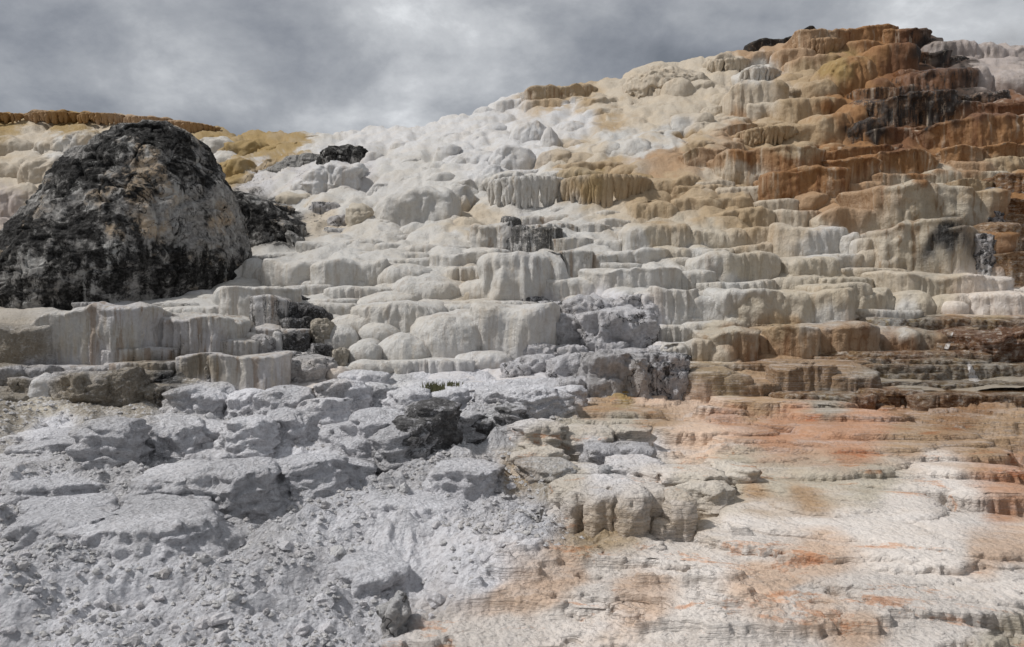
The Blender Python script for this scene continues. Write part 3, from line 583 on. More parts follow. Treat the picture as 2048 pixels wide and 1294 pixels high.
# ------------------------------------------------------------------ dark dome of old travertine
def rings(name, parent, prof, d, depth, amp, mat, tag_dark=None, seed=1, na=220, nr=150, foot=1.5, origin_v=None, tan_spots=()):
    """a rock given by its left and right edge at each height; d: distance of its middle"""
    prof = sorted(prof); vv = np.linspace(prof[0][0], prof[-1][0], nr); k = d / F
    l = np.interp(vv, [p[0] for p in prof], [p[1] for p in prof]); r = np.interp(vv, [p[0] for p in prof], [p[2] for p in prof])
    ker = np.ones(7) / 7
    l = np.convolve(np.pad(l, 3, 'edge'), ker, 'valid'); r = np.convolve(np.pad(r, 3, 'edge'), ker, 'valid')
    th = np.linspace(-math.pi, math.pi, na + 1)[:-1]; th = th - .42 * np.sin(th)        # denser in front
    cx, hw = ((l + r) / 2 - CX) * k, np.maximum((r - l) / 2 * k, .02); z = CAMZ - (vv - CY) * k
    X = cx[:, None] + hw[:, None] * np.sin(th)[None]; Y = d - hw[:, None] * depth * np.cos(th)[None]; Z = np.repeat(z[:, None], na, 1)
    P = np.stack([X, Y, Z], -1); N_ = np.stack([np.sin(th)[None] + 0 * X, -np.cos(th)[None] / depth + 0 * X, .5 + 0 * X], -1); N_ /= np.linalg.norm(N_, axis=2, keepdims=True)
    x, y, zz = X + seed * 9.1, Y, Z
    a = amp * (.55 * fbm(x * .45, y * .45, zz * .5, 4, 200) + .30 * (billow(x / 1.9, y / 1.9, zz / 1.6, 210) - .6) - .35 * np.clip(ridged(x * .7, y * .7, zz * .35, 3, 220), 0, 2) * .4
               - .35 * np.exp(-(vnoise(x * .9, y * .9, zz * .28, 250) / .05) ** 2) - .30 * np.exp(-(vnoise(x * 1.7, y * 1.7, zz * 1.1, 251) / .06) ** 2) + .10 * (np.floor(zz * 1.1 + fbm(x * .4, y * .4, zz * .3, 3, 252)) % 2)
               + .16 * ridged(x * 2.2, y * 2.2, zz * 2.6, 4, 230) + .07 * fbm(x * 7, y * 7, zz * 8, 3, 240))
    a = a + .25 * amp
    P = P + N_ * a[..., None]; P = P.reshape(-1, 3)
    P = np.concatenate([P, [[cx[0], d, z[0] + .02]]]); c0 = len(P) - 1
    T = np.stack([np.arange(na), (np.arange(na) + 1) % na, np.full(na, c0)], -1)
    org = np.array([cx[-1], d - hw[-1] * depth, z[-1]])
    me = mesh_np(name, P - org, grid_faces(nr, na, True, flip=True), T)
    uu = CX + F * P[:, 0] / P[:, 1]; vv2 = CY - F * (P[:, 2] - CAMZ) / P[:, 1]; tn = np.zeros(len(P))
    for (su, sv, ru, rv, w) in tan_spots: tn += w * np.exp(-((uu - su) / ru) ** 2 - ((vv2 - sv) / rv) ** 2)
    set_attr(me, 'tan', tn); set_attr(me, 'Col', np.tile([.4, .39, .37], (len(P), 1)), True); set_attr(me, 'dark', .5 if tag_dark is None else tag_dark); set_attr(me, 'wet', 0.0)
    return obj(name, me, mat, parent, org)
dome_prof = [(247,303,309),(251,275,335),(258,250,352),(270,232,368),(285,216,384),(305,196,402),(330,172,420),(360,148,436),(400,118,456),(440,78,472),(480,42,482),(520,4,488),(560,-22,478),(600,-48,458),(650,-80,440),(700,-95,430)]
dome = rings('rock_dome', None, dome_prof, 21.6, .98, .30, M_DARK, seed=1, na=300, nr=240, tan_spots=((350,420,60,50,.55),(440,400,22,60,.6),(160,310,16,12,.7),(90,430,50,30,.55),(320,460,60,40,.35),(400,470,30,40,.45),(80,560,90,30,.2),(280,560,40,25,.25),(60,620,50,30,.2),(470,430,25,50,.6),(150,490,60,14,.6)))
tag(dome, 'large black lichened dome of rock with tan patches at the left', 'rock')
root = empty('rock_outcrop', at(540., 490.), 'low blackish rock outcrop sloping down from the right foot of the dark dome', 'rock')
rings('rock_slab', root, [(384,440,478),(398,430,520),(420,430,560),(450,430,585),(480,430,600),(500,430,600),(520,430,590)], 26.0, .4, .24, M_DARK, seed=2, na=150, nr=70)
for q in ((455,540,392,452), (500,580,408,470), (540,606,436,502), (470,560,446,505), (440,510,420,480), (570,612,462,502)):
    ledge(root, 'broken_slab', *q, 'r', mat=M_DARK, tan=0.15, slope=-.18, bump=.22, m=5)
root = empty('collapsed_cave', at(640., 370.), 'dark grey hollow with broken white crust high on the pale hillside', 'rock')
rings('cave_rock', root, [(296,668,712),(305,650,728),(325,640,734),(345,632,736),(365,620,730),(385,600,720)], 37.0, .5, .30, M_DARK, seed=5, na=110, nr=60, tan_spots=((690,330,40,40,.3),))
rings('cave_rock', root, [(312,570,650),(325,556,660),(345,520,660),(362,505,650),(380,500,630)], 38.0, .5, .28, M_ROUGH, .55, seed=6, na=110, nr=50)
ledge(root, 'white_crust', 612, 690, 312, 372, 'h', col='V', dark=0, dd=-2.6, mf=1, mat=M_SMOOTH, bump=.10)
ledge(root, 'white_crust', 575, 650, 352, 378, 'h', col='V', dark=0, dd=-2.2, mf=1, mat=M_SMOOTH, bump=.10)
ledge(root, 'white_crust', 700, 728, 318, 345, 'h', col='V', dark=0, dd=-2.6, mf=1, mat=M_SMOOTH, bump=.10)

# ------------------------------------------------------------------ formations
formation('travertine_mound', 'swelling white cushions of travertine between dark outcrop and white drip curtain', 'rock mound', 850, 460, [
 (776,919,371,470,'h'),(662,704,370,398,'p'),(724,789,362,400,'h'),(782,850,350,382,'h'),(841,945,338,378,'h'),(902,962,352,412,'h'),(946,994,347,400,'h'),(876,962,372,432,'h'),
 (732,780,412,452,'h'),(690,740,392,425,'h'),(800,870,440,478,'h'),(889,956,434,476,'h',dict(col='C')),(740,790,440,476,'h'),(830,900,448,480,'h'),(700,760,345,372,'h'),(640,700,380,410,'h'),(556,626,381,424,'h',dict(col='E')),
 (820,880,395,440,'h'),(860,905,410,455,'h'),(795,840,400,440,'h')], 'mound')
formation('boulder_outcrop', 'knobbly outcrop of grey and tan rounded boulders beside the blackish outcrop', 'rock outcrop', 665, 468, [
 (693,738,402,472,'b',dict(col='E',dark=.1,mat=M_HILL)),(618,674,402,446,'b',dict(col='H',dark=.55)),(654,700,428,468,'b',dict(col='H',dark=.5)),(600,665,436,470,'b',dict(col='H',dark=.7)),(578,614,420,448,'b',dict(col='H',dark=.8)),(560,600,440,476,'p',dict(col='E')),(640,700,455,478,'b',dict(col='V',dark=.35))], 'boulder')
formation('white_shoulder', 'bright white draped bulges on hillside below the skyline ridge', 'rock mound', 1020, 330, [
 (1025,1101,238,300,'p',dict(flute=.05)),(1108,1190,235,280,'p',dict(flute=.04)),(912,1000,290,348,'h'),(935,985,308,338,'h'),(978,1055,292,352,'h'),(870,915,290,330,'h'),(775,830,280,308,'h'),(820,872,278,305,'h'),(720,775,300,335,'h'),(880,940,262,290,'h'),(950,1010,245,275,'h'),(960,1015,330,375,'h'),(1000,1040,318,350,'h'),
 (1185,1250,236,262,'h',dict(col='T')),(800,850,310,345,'h'),(850,900,322,352,'h'),(700,735,280,300,'h'),(940,990,268,296,'h'),(1085,1115,255,315,'h')], 'mound')
formation('cream_mounds', 'cream and tan swelling mounds above the brown drip curtain', 'rock mound', 1250, 330, [
 (1078,1152,298,348,'h',dict(col='T',mf=.5)),(1124,1197,302,342,'h',dict(col='T',mf=.5)),(1126,1192,272,305,'h',dict(col='T',mf=.5)),(1172,1262,258,290,'h'),(1192,1252,284,325,'h'),(1228,1324,270,326,'h'),(1290,1370,276,318,'h'),(1250,1347,226,262,'h'),(1351,1428,220,268,'h'),(1150,1294,174,226,'h'),(1300,1400,196,232,'h'),(1400,1470,205,240,'h'),(1380,1440,240,275,'h'),(1180,1290,212,245,'h'),(1310,1360,255,285,'h'),(1330,1385,308,345,'h',dict(col='S')),(1275,1340,315,345,'h',dict(col='S')),(1430,1480,180,215,'h'),(1200,1255,310,336,'h'),(1100,1140,322,350,'h'),(1420,1465,255,290,'h')], 'mound')
formation('ridge_ledge', 'thin olive tan ledge on the skyline left of the mushroom shaped dome', 'rock ledge', 1110, 222, [
 (1046,1190,171,212,'o',dict(slope=.12)),(1050,1130,196,228,'s'),(992,1050,192,230,'s',dict(col='V')),(1130,1200,185,212,'h'),(950,1000,212,240,'h',dict(col='V'))])
formation('mushroom_dome', 'cream mushroom shaped travertine dome with dark hollow on the ridge', 'rock dome', 1340, 205, [
 (1258,1432,121,198,'d',dict(m=2.3,n=2.2,fringe=.5,mat=M_SMOOTH,belly=.35)),(1288,1345,122,150,'p'),(1330,1400,150,208,'p'),(1262,1310,150,198,'p',dict(flute=.06)),(1380,1440,160,200,'h'),(1310,1340,165,205,'p')], 'lobe')
formation('left_hill_drapery', 'pale draped lobes with rusty runnels on the hillside left of the dark dome', 'rock mound', 110, 400, [
 (50,216,250,312,'p',dict(flute=.09,lobe=.22)),(20,172,302,380,'p',dict(flute=.09,lobe=.22)),(-40,80,368,450,'p',dict(flute=.06,lobe=.2)),(-60,55,262,320,'p'),(-60,40,320,372,'p'),(30,130,375,430,'p'),(-60,40,440,520,'p'),(60,120,395,440,'h'),(200,290,262,300,'h'),(380,470,275,315,'h',dict(col='W')),(405,465,300,335,'h',dict(col='W'))], 'lobe')
formation('ochre_slope', 'lumpy ochre slope on the skyline right of the dark dome', 'rock slope', 520, 330, [
 (440,540,280,318,'h',dict(bump=.12)),(520,610,278,312,'h',dict(bump=.12)),(430,520,318,360,'h',dict(bump=.12)),(500,580,308,345,'h',dict(bump=.12)),(560,640,282,305,'h',dict(bump=.12)),(450,510,345,382,'h',dict(bump=.1)),(410,450,268,292,'h',dict(bump=.1))], 'mound', col='Y', mf=.7)

f_ = formation('skyline_rim', 'long thin rusty drip rim along the left skyline behind the dark dome', 'rock ledge', 200, 260, [
 (-260,-60,212,246,'d',dict(fringe=.5)),(-90,60,221,246,'d',dict(fringe=.5)),(40,165,219,242,'d',dict(fringe=.5)),(145,262,222,246,'d',dict(fringe=.6,slope=-.10)),(240,345,229,253,'d',dict(fringe=.6,slope=-.14)),(325,430,240,264,'d',dict(fringe=.6,slope=-.22)),(608,660,271,281,'o',dict(col='Y'))], 'rim_section', col='O', mf=.45, dark=.25, dd=-1.0)
for a_, b_, t_, sl in ((-90,60,225,0),(40,165,223,0),(145,262,226,-.1),(240,345,233,-.14),(325,430,244,-.22)): drips(f_, a_, b_, t_, t_ + 26, 20, 'O', .6, r0=.20, bow=.2, dark=.2, slope=sl, dd=-1.2)

f_ = formation('summit_terraces', 'rust and brown stacked ledges forming the highest peak on the right', 'rock terrace', 1680, 300, [
 (1505,1640,72,112,'o',dict(slope=.45,dark=.8,col='K',dd=1.5)),(1600,1702,58,118,'o'),(1694,1812,51,102,'o'),(1770,1868,58,102,'o'),(1420,1518,107,152,'d',dict(mat=M_SMOOTH,fringe=.3)),(1500,1588,98,140,'s'),(1563,1626,102,146,'s'),(1488,1566,126,174,'d',dict(col='W',mat=M_SMOOTH,fringe=.3)),(1584,1674,113,150,'s'),(1652,1770,100,190,'p',dict(flute=.05)),(1696,1780,82,112,'s'),
 (1747,1842,93,160,'s',dict(flute=.04)),(1822,1896,98,142,'o',dict(dark=.6)),(1738,1802,152,192,'p'),(1558,1616,142,174,'p'),(1608,1648,146,170,'p'),(1556,1620,166,206,'d',dict(fringe=.4)),(1600,1698,150,204,'p'),(1461,1560,165,242,'s',dict(flute=.05)),(1495,1580,204,250,'s'),(1556,1650,197,250,'s',dict(flute=.04)),(1636,1702,195,234,'s'),
 (1682,1766,194,270,'p',dict(flute=.04)),(1633,1702,228,286,'s'),(1592,1655,243,288,'s'),(1485,1606,246,294,'d',dict(slope=.10)),(1434,1514,250,280,'o'),(1441,1507,234,257,'s'),(1497,1580,240,262,'t'),(1473,1548,273,296,'o'),(1588,1650,280,308,'p'),(1638,1708,280,308,'p'),(1377,1490,278,312,'s',dict(bump=.09)),(1700,1760,262,292,'p')])
drips(f_, 1485, 1606, 252, 296, 24, 'T', .6, r0=.13, slope=.1); drips(f_, 1424, 1516, 116, 154, 18, 'C', .6, r0=.16); drips(f_, 1604, 1700, 76, 120, 18, None, 0, r0=.18); drips(f_, 1490, 1566, 134, 176, 14, 'W', .6, r0=.15)
formation('black_cascade', 'glossy black wet ledges with pale runs below the rust summit', 'rock ledge', 1850, 265, [
 (1720,1845,175,206,'o',dict(col='R',dark=.6)),(1752,1912,182,268,'o',dict(lobe=.2,flute=.07)),(1900,2024,178,226,'o',dict(lobe=.2)),(1714,1778,236,292,'s',dict(flute=.06)),(1820,1952,133,188,'s',dict(col='R',dark=.55,flute=.06)),(1820,1880,180,200,'r',dict(dark=.8)),(1888,1945,112,136,'r',dict(dark=.8)),(1800,1850,140,172,'s',dict(col='R',dark=.3))], wet=.8, dark=.72, col='N', mf=.35)
formation('steaming_ledges', 'mauve white wet draped ledges at the top right edge of the hill', 'rock ledge', 1980, 185, [
 (1868,1960,82,124,'s',dict(dark=.35,flute=.06)),(1930,2120,82,124,'s',dict(flute=.06)),(1944,1998,128,186,'p'),(1984,2120,130,188,'p'),(1928,2000,115,146,'p'),(1985,2120,112,142,'p')], wet=.6, col='M', mf=.6)
formation('rust_shelves', 'long rust brown sloping shelves below the black ledges on the far right', 'rock ledge', 1950, 298, [
 (1903,2150,192,258,'o',dict(slope=.15,dark=.35)),(1738,1906,250,292,'o',dict(slope=.12)),(1862,2180,228,300,'o',dict(slope=.22)),(1960,2200,205,260,'o',dict(col='R'))], wet=.25)
formation('orange_wall', 'orange brown wall of scalloped ledges in the middle right', 'rock ledge', 1700, 420, [
 (1370,1460,304,348,'o'),(1452,1636,290,384,'o',dict(m=4)),(1526,1614,340,410,'w',dict(col='O')),(1369,1474,344,368,'s',dict(col='C')),(1456,1533,346,374,'s',dict(col='C')),(1398,1480,363,396,'s',dict(col='C')),(1432,1558,366,402,'s',dict(col='C')),(1520,1598,398,422,'s',dict(col='C')),
 (1608,1682,327,408,'o'),(1672,1762,323,384,'o'),(1628,1706,302,334,'o'),(1677,1820,287,328,'o'),(1757,1896,298,366,'o',dict(m=5)),(1888,1966,298,346,'o'),(1958,2120,283,330,'o',dict(slope=.1)),(1706,1768,358,402,'s',dict(col='S')),(1650,1710,392,426,'h',dict(col='S')),(1600,1660,382,424,'h',dict(col='S')),(1715,1775,385,425,'h',dict(col='S')),(1901,1996,320,350,'s',dict(col='S')),(1968,2120,305,344,'s',dict(col='T',bump=.08))])
formation('cream_cliff', 'knobbly cream cliff with a black and white seep on the far right', 'cliff', 1880, 540, [
 (1762,1872,354,392,'w'),(1862,2034,339,372,'w'),(1762,1900,380,470,'w',dict(lobe=.3)),(1850,1988,376,480,'w',dict(lobe=.3)),(1778,1900,452,550,'w',dict(lobe=.3)),(1880,1978,468,550,'w',dict(lobe=.3)),(1800,1870,420,480,'h'),(1900,1960,420,480,'h'),(1866,1920,468,548,'g',dict(dark=.55,col='H',mat=M_WALL,dep=.8,dd=-.2)),(1908,2022,357,390,'o',dict(col='T')),
 (1984,2016,372,428,'r',dict(dark=.7,col='H',dep=.8,dd=-.35)),(1966,2008,408,480,'r',dict(dark=.75,col='H',dep=.8,dd=-.35)),(1954,1992,462,550,'r',dict(dark=.7,col='H',dep=.8,dd=-.35)),(1974,1998,404,470,'r',dict(col='V',dark=.12,dd=-.5,dep=.35)),(1961,1982,476,545,'r',dict(col='V',dark=.3,dd=-.5,dep=.35)),(1858,1880,520,546,'r',dict(col='V',dark=.5,dep=.3))], 'bulge')
formation('rust_corner', 'rusty brown lumpy wall at the right edge beside the black seep', 'cliff', 2030, 550, [
 (2008,2120,350,400,'o',dict(col='O')),(2010,2120,395,440,'o',dict(col='O',lobe=.3,dark=.3)),(2014,2120,432,480,'o',dict(col='S',lobe=.3,dark=.3)),(2016,2120,474,515,'o',dict(col='N',dark=.4,lobe=.3)),(2022,2120,508,560,'o',dict(col='S',dark=.4,lobe=.3)),(1990,2030,455,555,'w',dict(col='S',dark=.35,lobe=.2))], 'bulge', mat=M_CRUST)
f_ = formation('white_drip_curtain', 'broad white overhanging drip curtain with icicle-like fringe', 'rock ledge', 1060, 430, [
 (976,1152,341,396,'s',dict(col='W',under=.3,belly=.6,m=3.5,flute=.06)),(1080,1138,390,416,'s',dict(col='W')),(1000,1090,336,356,'s',dict(col='V'))], 'curtain')
drips(f_, 978, 1150, 352, 434, 34, 'W', r0=.13)
f_ = formation('brown_drip_curtain', 'ochre brown fluted drip curtain overhanging beside the white one', 'rock ledge', 1220, 425, [
 (1130,1310,338,388,'s',dict(col='Y',mf=.5,under=.3,belly=.6,m=3.2,flute=.06)),(1112,1288,321,350,'s',dict(col='T',bump=.07)),(1220,1310,326,362,'p',dict(col='T'))], 'curtain', dark=.12)
drips(f_, 1132, 1308, 348, 430, 36, 'T', .45, r0=.13, dark=.15)
formation('tan_lobes', 'plump tan lobes stacked to the right of the brown drip curtain', 'rock ledge', 1400, 455, [
 (1300,1398,346,396,'s'),(1350,1490,367,400,'s',dict(bump=.07)),(1263,1356,393,454,'s'),(1346,1436,393,446,'s'),(1385,1505,393,436,'s'),(1432,1556,421,460,'s',dict(bump=.06)),(1398,1436,428,458,'p')], 'lobe', col='T', mf=.45)
formation('stained_cascade', 'black streaked stepped block with ragged white ledges in the hill centre', 'rock ledge', 1090, 505, [
 (952,1030,436,508,'w',dict(dark=.3,flute=.08)),(1008,1038,434,508,'w',dict(dark=.85)),(1032,1113,454,508,'w',dict(dark=.75,flute=.06)),(1057,1178,448,482,'w',dict(dark=.5,flute=.07)),(1170,1213,450,480,'w',dict(dark=.3,flute=.07)),(1020,1162,434,456,'w',dict(dark=.4)),(1080,1207,424,452,'t',dict(dark=.12)),(1020,1142,412,432,'t',dict(dark=.1)),(1099,1207,415,434,'t'),(1196,1272,419,446,'s'),(1206,1269,441,468,'s'),
 (1107,1189,478,508,'w',dict(dark=.3)),(1187,1244,480,504,'s'),(1222,1259,475,500,'s'),(1226,1264,461,478,'s'),(1088,1130,503,556,'r',dict(dark=.75)),(1125,1181,503,550,'w',dict(dark=.45)),(1185,1230,500,544,'w',dict(dark=.35)),(1196,1285,525,546,'t'),(1279,1306,528,542,'t')], col='W', mf=.6)
formation('cream_terraces', 'wide flight of rounded cream terraces filling the right middle of the hill', 'rock terrace', 1560, 645, [
 (1255,1392,445,503,'s',dict(slope=.06)),(1368,1496,454,498,'s'),(1226,1334,497,537,'s'),(1330,1467,493,530,'s'),(1333,1422,514,540,'s'),(1333,1421,535,583,'s'),(1398,1556,508,568,'s'),(1551,1674,511,556,'s'),(1476,1602,488,516,'s'),(1388,1494,457,498,'s'),(1490,1572,457,494,'s'),(1563,1691,455,520,'s'),(1684,1723,457,522,'s'),(1398,1480,493,516,'s'),(1598,1660,496,519,'s'),(1660,1722,511,541,'s'),(1650,1708,537,556,'s'),(1700,1755,537,556,'s'),
 (1649,1773,421,476,'s'),(1559,1655,420,459,'s'),(1718,1786,475,532,'s'),(1398,1558,559,591,'s'),(1548,1647,554,581,'s'),(1636,1745,549,585,'s'),(1439,1565,573,648,'s'),(1520,1694,578,650,'s'),(1633,1735,569,626,'s'),(1690,1769,578,626,'s'),(1386,1446,586,648,'s'),(1583,1718,624,650,'s'),(1680,1850,619,643,'s'),(1720,1790,500,545,'h'),(1770,1830,500,545,'h'),
 (1748,1830,537,555,'t'),(1826,1998,537,553,'t'),(1748,1878,550,565,'t'),(1799,2031,549,600,'w',dict(mat=M_SMOOTH,rim=.08)),(1790,1900,580,628,'h'),(1870,1960,590,630,'h'),(1748,1808,565,622,'h'),(1921,2120,571,598,'s',dict(col='Q')),(1955,2120,588,628,'s',dict(col='Q')),(1888,1952,602,630,'p',dict(col='Q')),(1825,2120,628,643,'t'),
 (1093,1194,546,600,'s'),(1183,1350,541,600,'w',dict(mat=M_SMOOTH)),(1230,1330,575,620,'h'),(1313,1390,568,648,'s',dict(lobe=.16)),(1284,1327,590,645,'s'),(1336,1415,635,649,'t'),(1140,1200,590,612,'s'),(1040,1110,570,600,'s')], dark=.03)
formation('white_pillow_terrace', 'stack of plump white pillow-like terraces right of the dark dome', 'rock terrace', 780, 735, [
 (602,762,478,508,'s',dict(flute=.05)),(660,821,471,491,'s'),(754,821,488,507,'s'),(805,930,488,512,'s'),(822,962,462,485,'s'),(852,992,478,497,'s'),(900,992,478,500,'t'),(446,637,503,527,'s'),(416,482,517,582,'p'),(465,536,520,574,'p'),(500,547,531,574,'p'),(532,649,514,573,'s'),(635,778,514,575,'s'),(532,610,541,574,'p'),(582,676,558,577,'p'),(684,743,556,574,'p'),(692,879,503,525,'s'),(762,872,517,544,'s'),
 (739,868,529,575,'p'),(770,930,553,605,'p'),(870,1016,501,548,'s'),(918,983,515,541,'s'),(897,977,537,573,'s'),(910,1024,556,601,'p'),(979,1118,509,600,'s',dict(under=.3)),(1060,1118,512,560,'p'),(856,907,542,560,'p'),(918,973,575,600,'p',dict(col='C')),
 (453,571,571,638,'w',dict(mat=M_SMOOTH)),(418,463,576,620,'p'),(561,657,571,599,'s'),(653,782,570,601,'s'),(539,618,587,605,'s'),(618,711,595,611,'t'),(703,840,580,615,'p'),(614,711,606,628,'t'),(345,432,609,637,'p'),(380,440,585,612,'p'),(703,868,601,672,'s'),(836,1075,595,620,'s'),(813,981,627,725,'p',dict(m=2.8)),(864,1075,611,638,'s'),(969,1086,615,710,'s',dict(lobe=.16)),
 (641,758,623,675,'p'),(657,700,638,667,'p'),(709,797,645,687,'p'),(748,868,665,729,'p'),(703,754,680,714,'p'),(637,704,658,694,'h'),(684,758,691,733,'p'),(688,786,717,748,'p'),(754,930,720,742,'s'),(903,1024,698,736,'p'),(647,696,730,764,'p',dict(col='Q'))], 'pillow', dark=.03, col='W', mf=.6)
formation('grey_stepped_wall', 'grey and white stepped walls with black stains below the dark dome', 'rock terrace', 250, 800, [
 (57,275,632,736,'w'),(-160,78,654,745,'w',dict(mat=M_TAN)),(262,442,635,716,'w',dict(flute=.06)),(432,504,635,654,'t'),(429,504,650,670,'t'),(426,506,666,686,'t'),(364,503,683,718,'w'),(320,442,610,636,'s'),(297,382,606,631,'r'),(171,263,613,634,'r'),(138,178,607,635,'r'),(210,300,596,616,'r',dict(dark=.2)),(360,430,580,606,'h',dict(col='H',dark=.2)),
 (130,322,701,737,'w'),(197,359,719,752,'w'),(197,262,744,805,'r'),(232,321,744,775,'r'),(308,368,754,775,'r'),(235,365,770,801,'r'),(355,418,713,760,'w'),(416,544,717,782,'w',dict(dark=.04)),(405,432,714,780,'r',dict(dark=.5)),(14,93,735,766,'r'),(86,204,732,752,'w'),(89,204,746,808,'b',dict(mat=M_TAN,m=3.6)),(18,72,758,804,'r'),(62,98,742,808,'h',dict(col='V',dark=0,mf=1)),(-60,28,773,799,'r'),(-60,24,793,814,'r'),(-120,20,740,778,'r')])
formation('broken_outcrop', 'broken black stained outcrop between the grey steps and white pillows', 'rock outcrop', 590, 755, [
 (498,559,600,664,'w',dict(dark=.6)),(516,559,630,657,'p',dict(dark=0,col='W')),(567,618,591,613,'r',dict(dark=.75)),(596,620,630,664,'b',dict(dark=.75)),(502,551,652,686,'w',dict(dark=.4)),(547,610,656,686,'w',dict(dark=.55)),(493,540,677,717,'r',dict(dark=.5)),(538,560,668,706,'h',dict(col='V',dark=0)),(556,610,668,704,'b',dict(dark=.95)),(530,586,701,722,'r',dict(dark=.3)),(580,628,708,732,'r',dict(dark=.7)),(551,650,712,765,'r',dict(dark=.35)),(563,629,748,766,'r',dict(dark=.6)),(545,600,728,752,'w',dict(dark=.5))], 'slab', col='H', mf=.6)  # the blackest boulder stands in for a cave, its shade put into the colour
formation('weathered_outcrop', 'cracked ash grey outcrop of boulders and square blocks before the cream terraces', 'rock outcrop', 1230, 787, [
 (1130,1236,592,652,'b',dict(dark=.4)),(1218,1319,596,645,'b',dict(dark=.45)),(1284,1322,602,650,'b',dict(dark=.4)),(1166,1322,630,704,'r',dict(dark=.12,n=3.5)),(1096,1161,637,696,'b',dict(dark=.3)),(1144,1178,655,692,'b',dict(dark=.15)),(1054,1102,648,702,'b',dict(dark=.45)),(1022,1063,654,702,'g',dict(col='E',dark=.2)),(1064,1134,603,640,'b',dict(dark=.75)),(1025,1095,588,613,'b',dict(dark=.7)),(1190,1260,684,712,'b',dict(dark=.2)),
 (1171,1305,715,790,'r',dict(dark=.22,col='H',n=4.5,m=7)),(1296,1375,715,785,'r',dict(dark=.6,n=4.5,m=6)),(1208,1305,700,722,'r',dict(dark=.1)),(1105,1178,714,762,'r',dict(dark=.25)),(1035,1112,712,748,'b',dict(dark=.3)),(1000,1060,722,756,'b',dict(dark=.2)),(1050,1120,690,722,'b',dict(dark=.2)),(1110,1180,690,720,'b',dict(dark=.1)),(1300,1370,690,722,'b',dict(dark=.1)),(1185,1300,783,790,'t',dict(col='Y',dark=0,mf=1,mat=M_WALL,dd=.05,dep=.4)),(1120,1180,755,790,'b',dict(dark=.45))], 'block', col='G', mf=.8)
formation('rust_terraces', 'brown and rust ledges with straight thin lips at the middle right', 'rock terrace', 1600, 720, [
 (1305,1388,645,686,'s'),(1382,1477,646,686,'s'),(1415,1521,660,724,'w'),(1508,1560,670,712,'p'),(1546,1634,656,720,'w',dict(lobe=.16)),(1627,1744,654,712,'w',dict(lobe=.16)),(1736,1901,656,706,'g',dict(mat=M_WALL)),(1897,1960,652,692,'a'),(1882,1970,685,714,'a'),(1964,2120,658,728,'a',dict(col='R')),(1473,1759,645,658,'w',dict(dep=.8)),(1736,2120,637,664,'a',dict(dep=1.2)),(1313,1388,681,728,'s'),(1383,1428,681,726,'s'),(1418,1481,681,728,'p'),(1505,1640,706,728,'h'),(1740,1850,640,656,'a',dict(dep=.8))], wet=.25)
formation('crusted_steps', 'olive crusted stepped ledges with trickling water at the right', 'rock terrace', 1850, 800, [
 (1636,2120,704,724,'a',dict(dep=1.4)),(1643,1800,715,732,'a',dict(dep=1.0)),(1780,1990,719,736,'a',dict(dep=1.0)),(1840,2120,728,748,'a',dict(dep=1.2)),(1700,1870,730,750,'a',dict(dep=1.0)),(1730,1910,744,764,'a',dict(dep=.9,dd=.4)),(1890,2120,744,766,'a',dict(dep=.8,dd=.7)),
 (1371,1560,724,744,'w',dict(dep=1.2,mat=M_GRIT)),(1540,1750,724,742,'w',dict(dep=1.2,mat=M_GRIT)),(1371,1470,738,786,'g'),(1440,1500,746,788,'g'),(1466,1566,770,790,'w',dict(mat=M_GRIT)),(1482,1552,764,776,'t'),(1560,1680,738,786,'w',dict(mat=M_GRIT,lobe=.2)),(1660,1770,738,788,'w',dict(mat=M_GRIT,lobe=.2)),(1752,2120,766,786,'a',dict(dep=.3,dd=.55)),(1747,1852,783,800,'a',dict(dep=.4)),(1840,2120,793,812,'a',dict(dep=.3)),(1560,1660,790,804,'a',dict(dep=.6)),(1640,1760,792,808,'a',dict(dep=.5))], wet=.15)
formation('grey_rubble_ledges', 'low crumbling grey ledges across the rubble slope in front', 'rock ledge', 450, 900, [
 (332,443,769,826,'e'),(448,520,782,826,'e'),(512,610,784,838,'e'),(627,719,770,826,'e'),(712,772,772,806,'e'),(780,845,774,828,'e'),(864,920,774,824,'e'),(1016,1134,777,842,'e'),(1100,1160,776,820,'e'),(679,764,741,774,'e'),(156,242,846,950,'e'),(233,370,842,920,'e'),(360,450,848,900,'e'),(439,528,831,918,'e'),(520,610,835,900,'e'),(270,400,945,1000,'e'),(380,508,940,1004,'e'),(600,680,800,850,'e'),(640,720,850,910,'e'),(700,790,836,920,'e'),(960,1030,780,822,'e'),(560,660,910,980,'e'),(880,980,940,1000,'e'),(20,110,880,930,'e')], col='G', mf=.5)
formation('black_stained_columns', 'blackened crumbly columns in the middle of the grey rubble slope', 'rock ledge', 860, 930, [
 (793,850,828,930,'e',dict(dark=.75)),(832,892,826,922,'e',dict(dark=.8)),(760,812,860,936,'e',dict(dark=.5)),(887,958,819,898,'e',dict(dark=.3)),(942,984,820,898,'e',dict(dark=.7)),(975,1005,826,894,'e',dict(dark=.05,col='V')),(997,1048,822,902,'e',dict(dark=.65))], 'column', col='H', mf=.7)
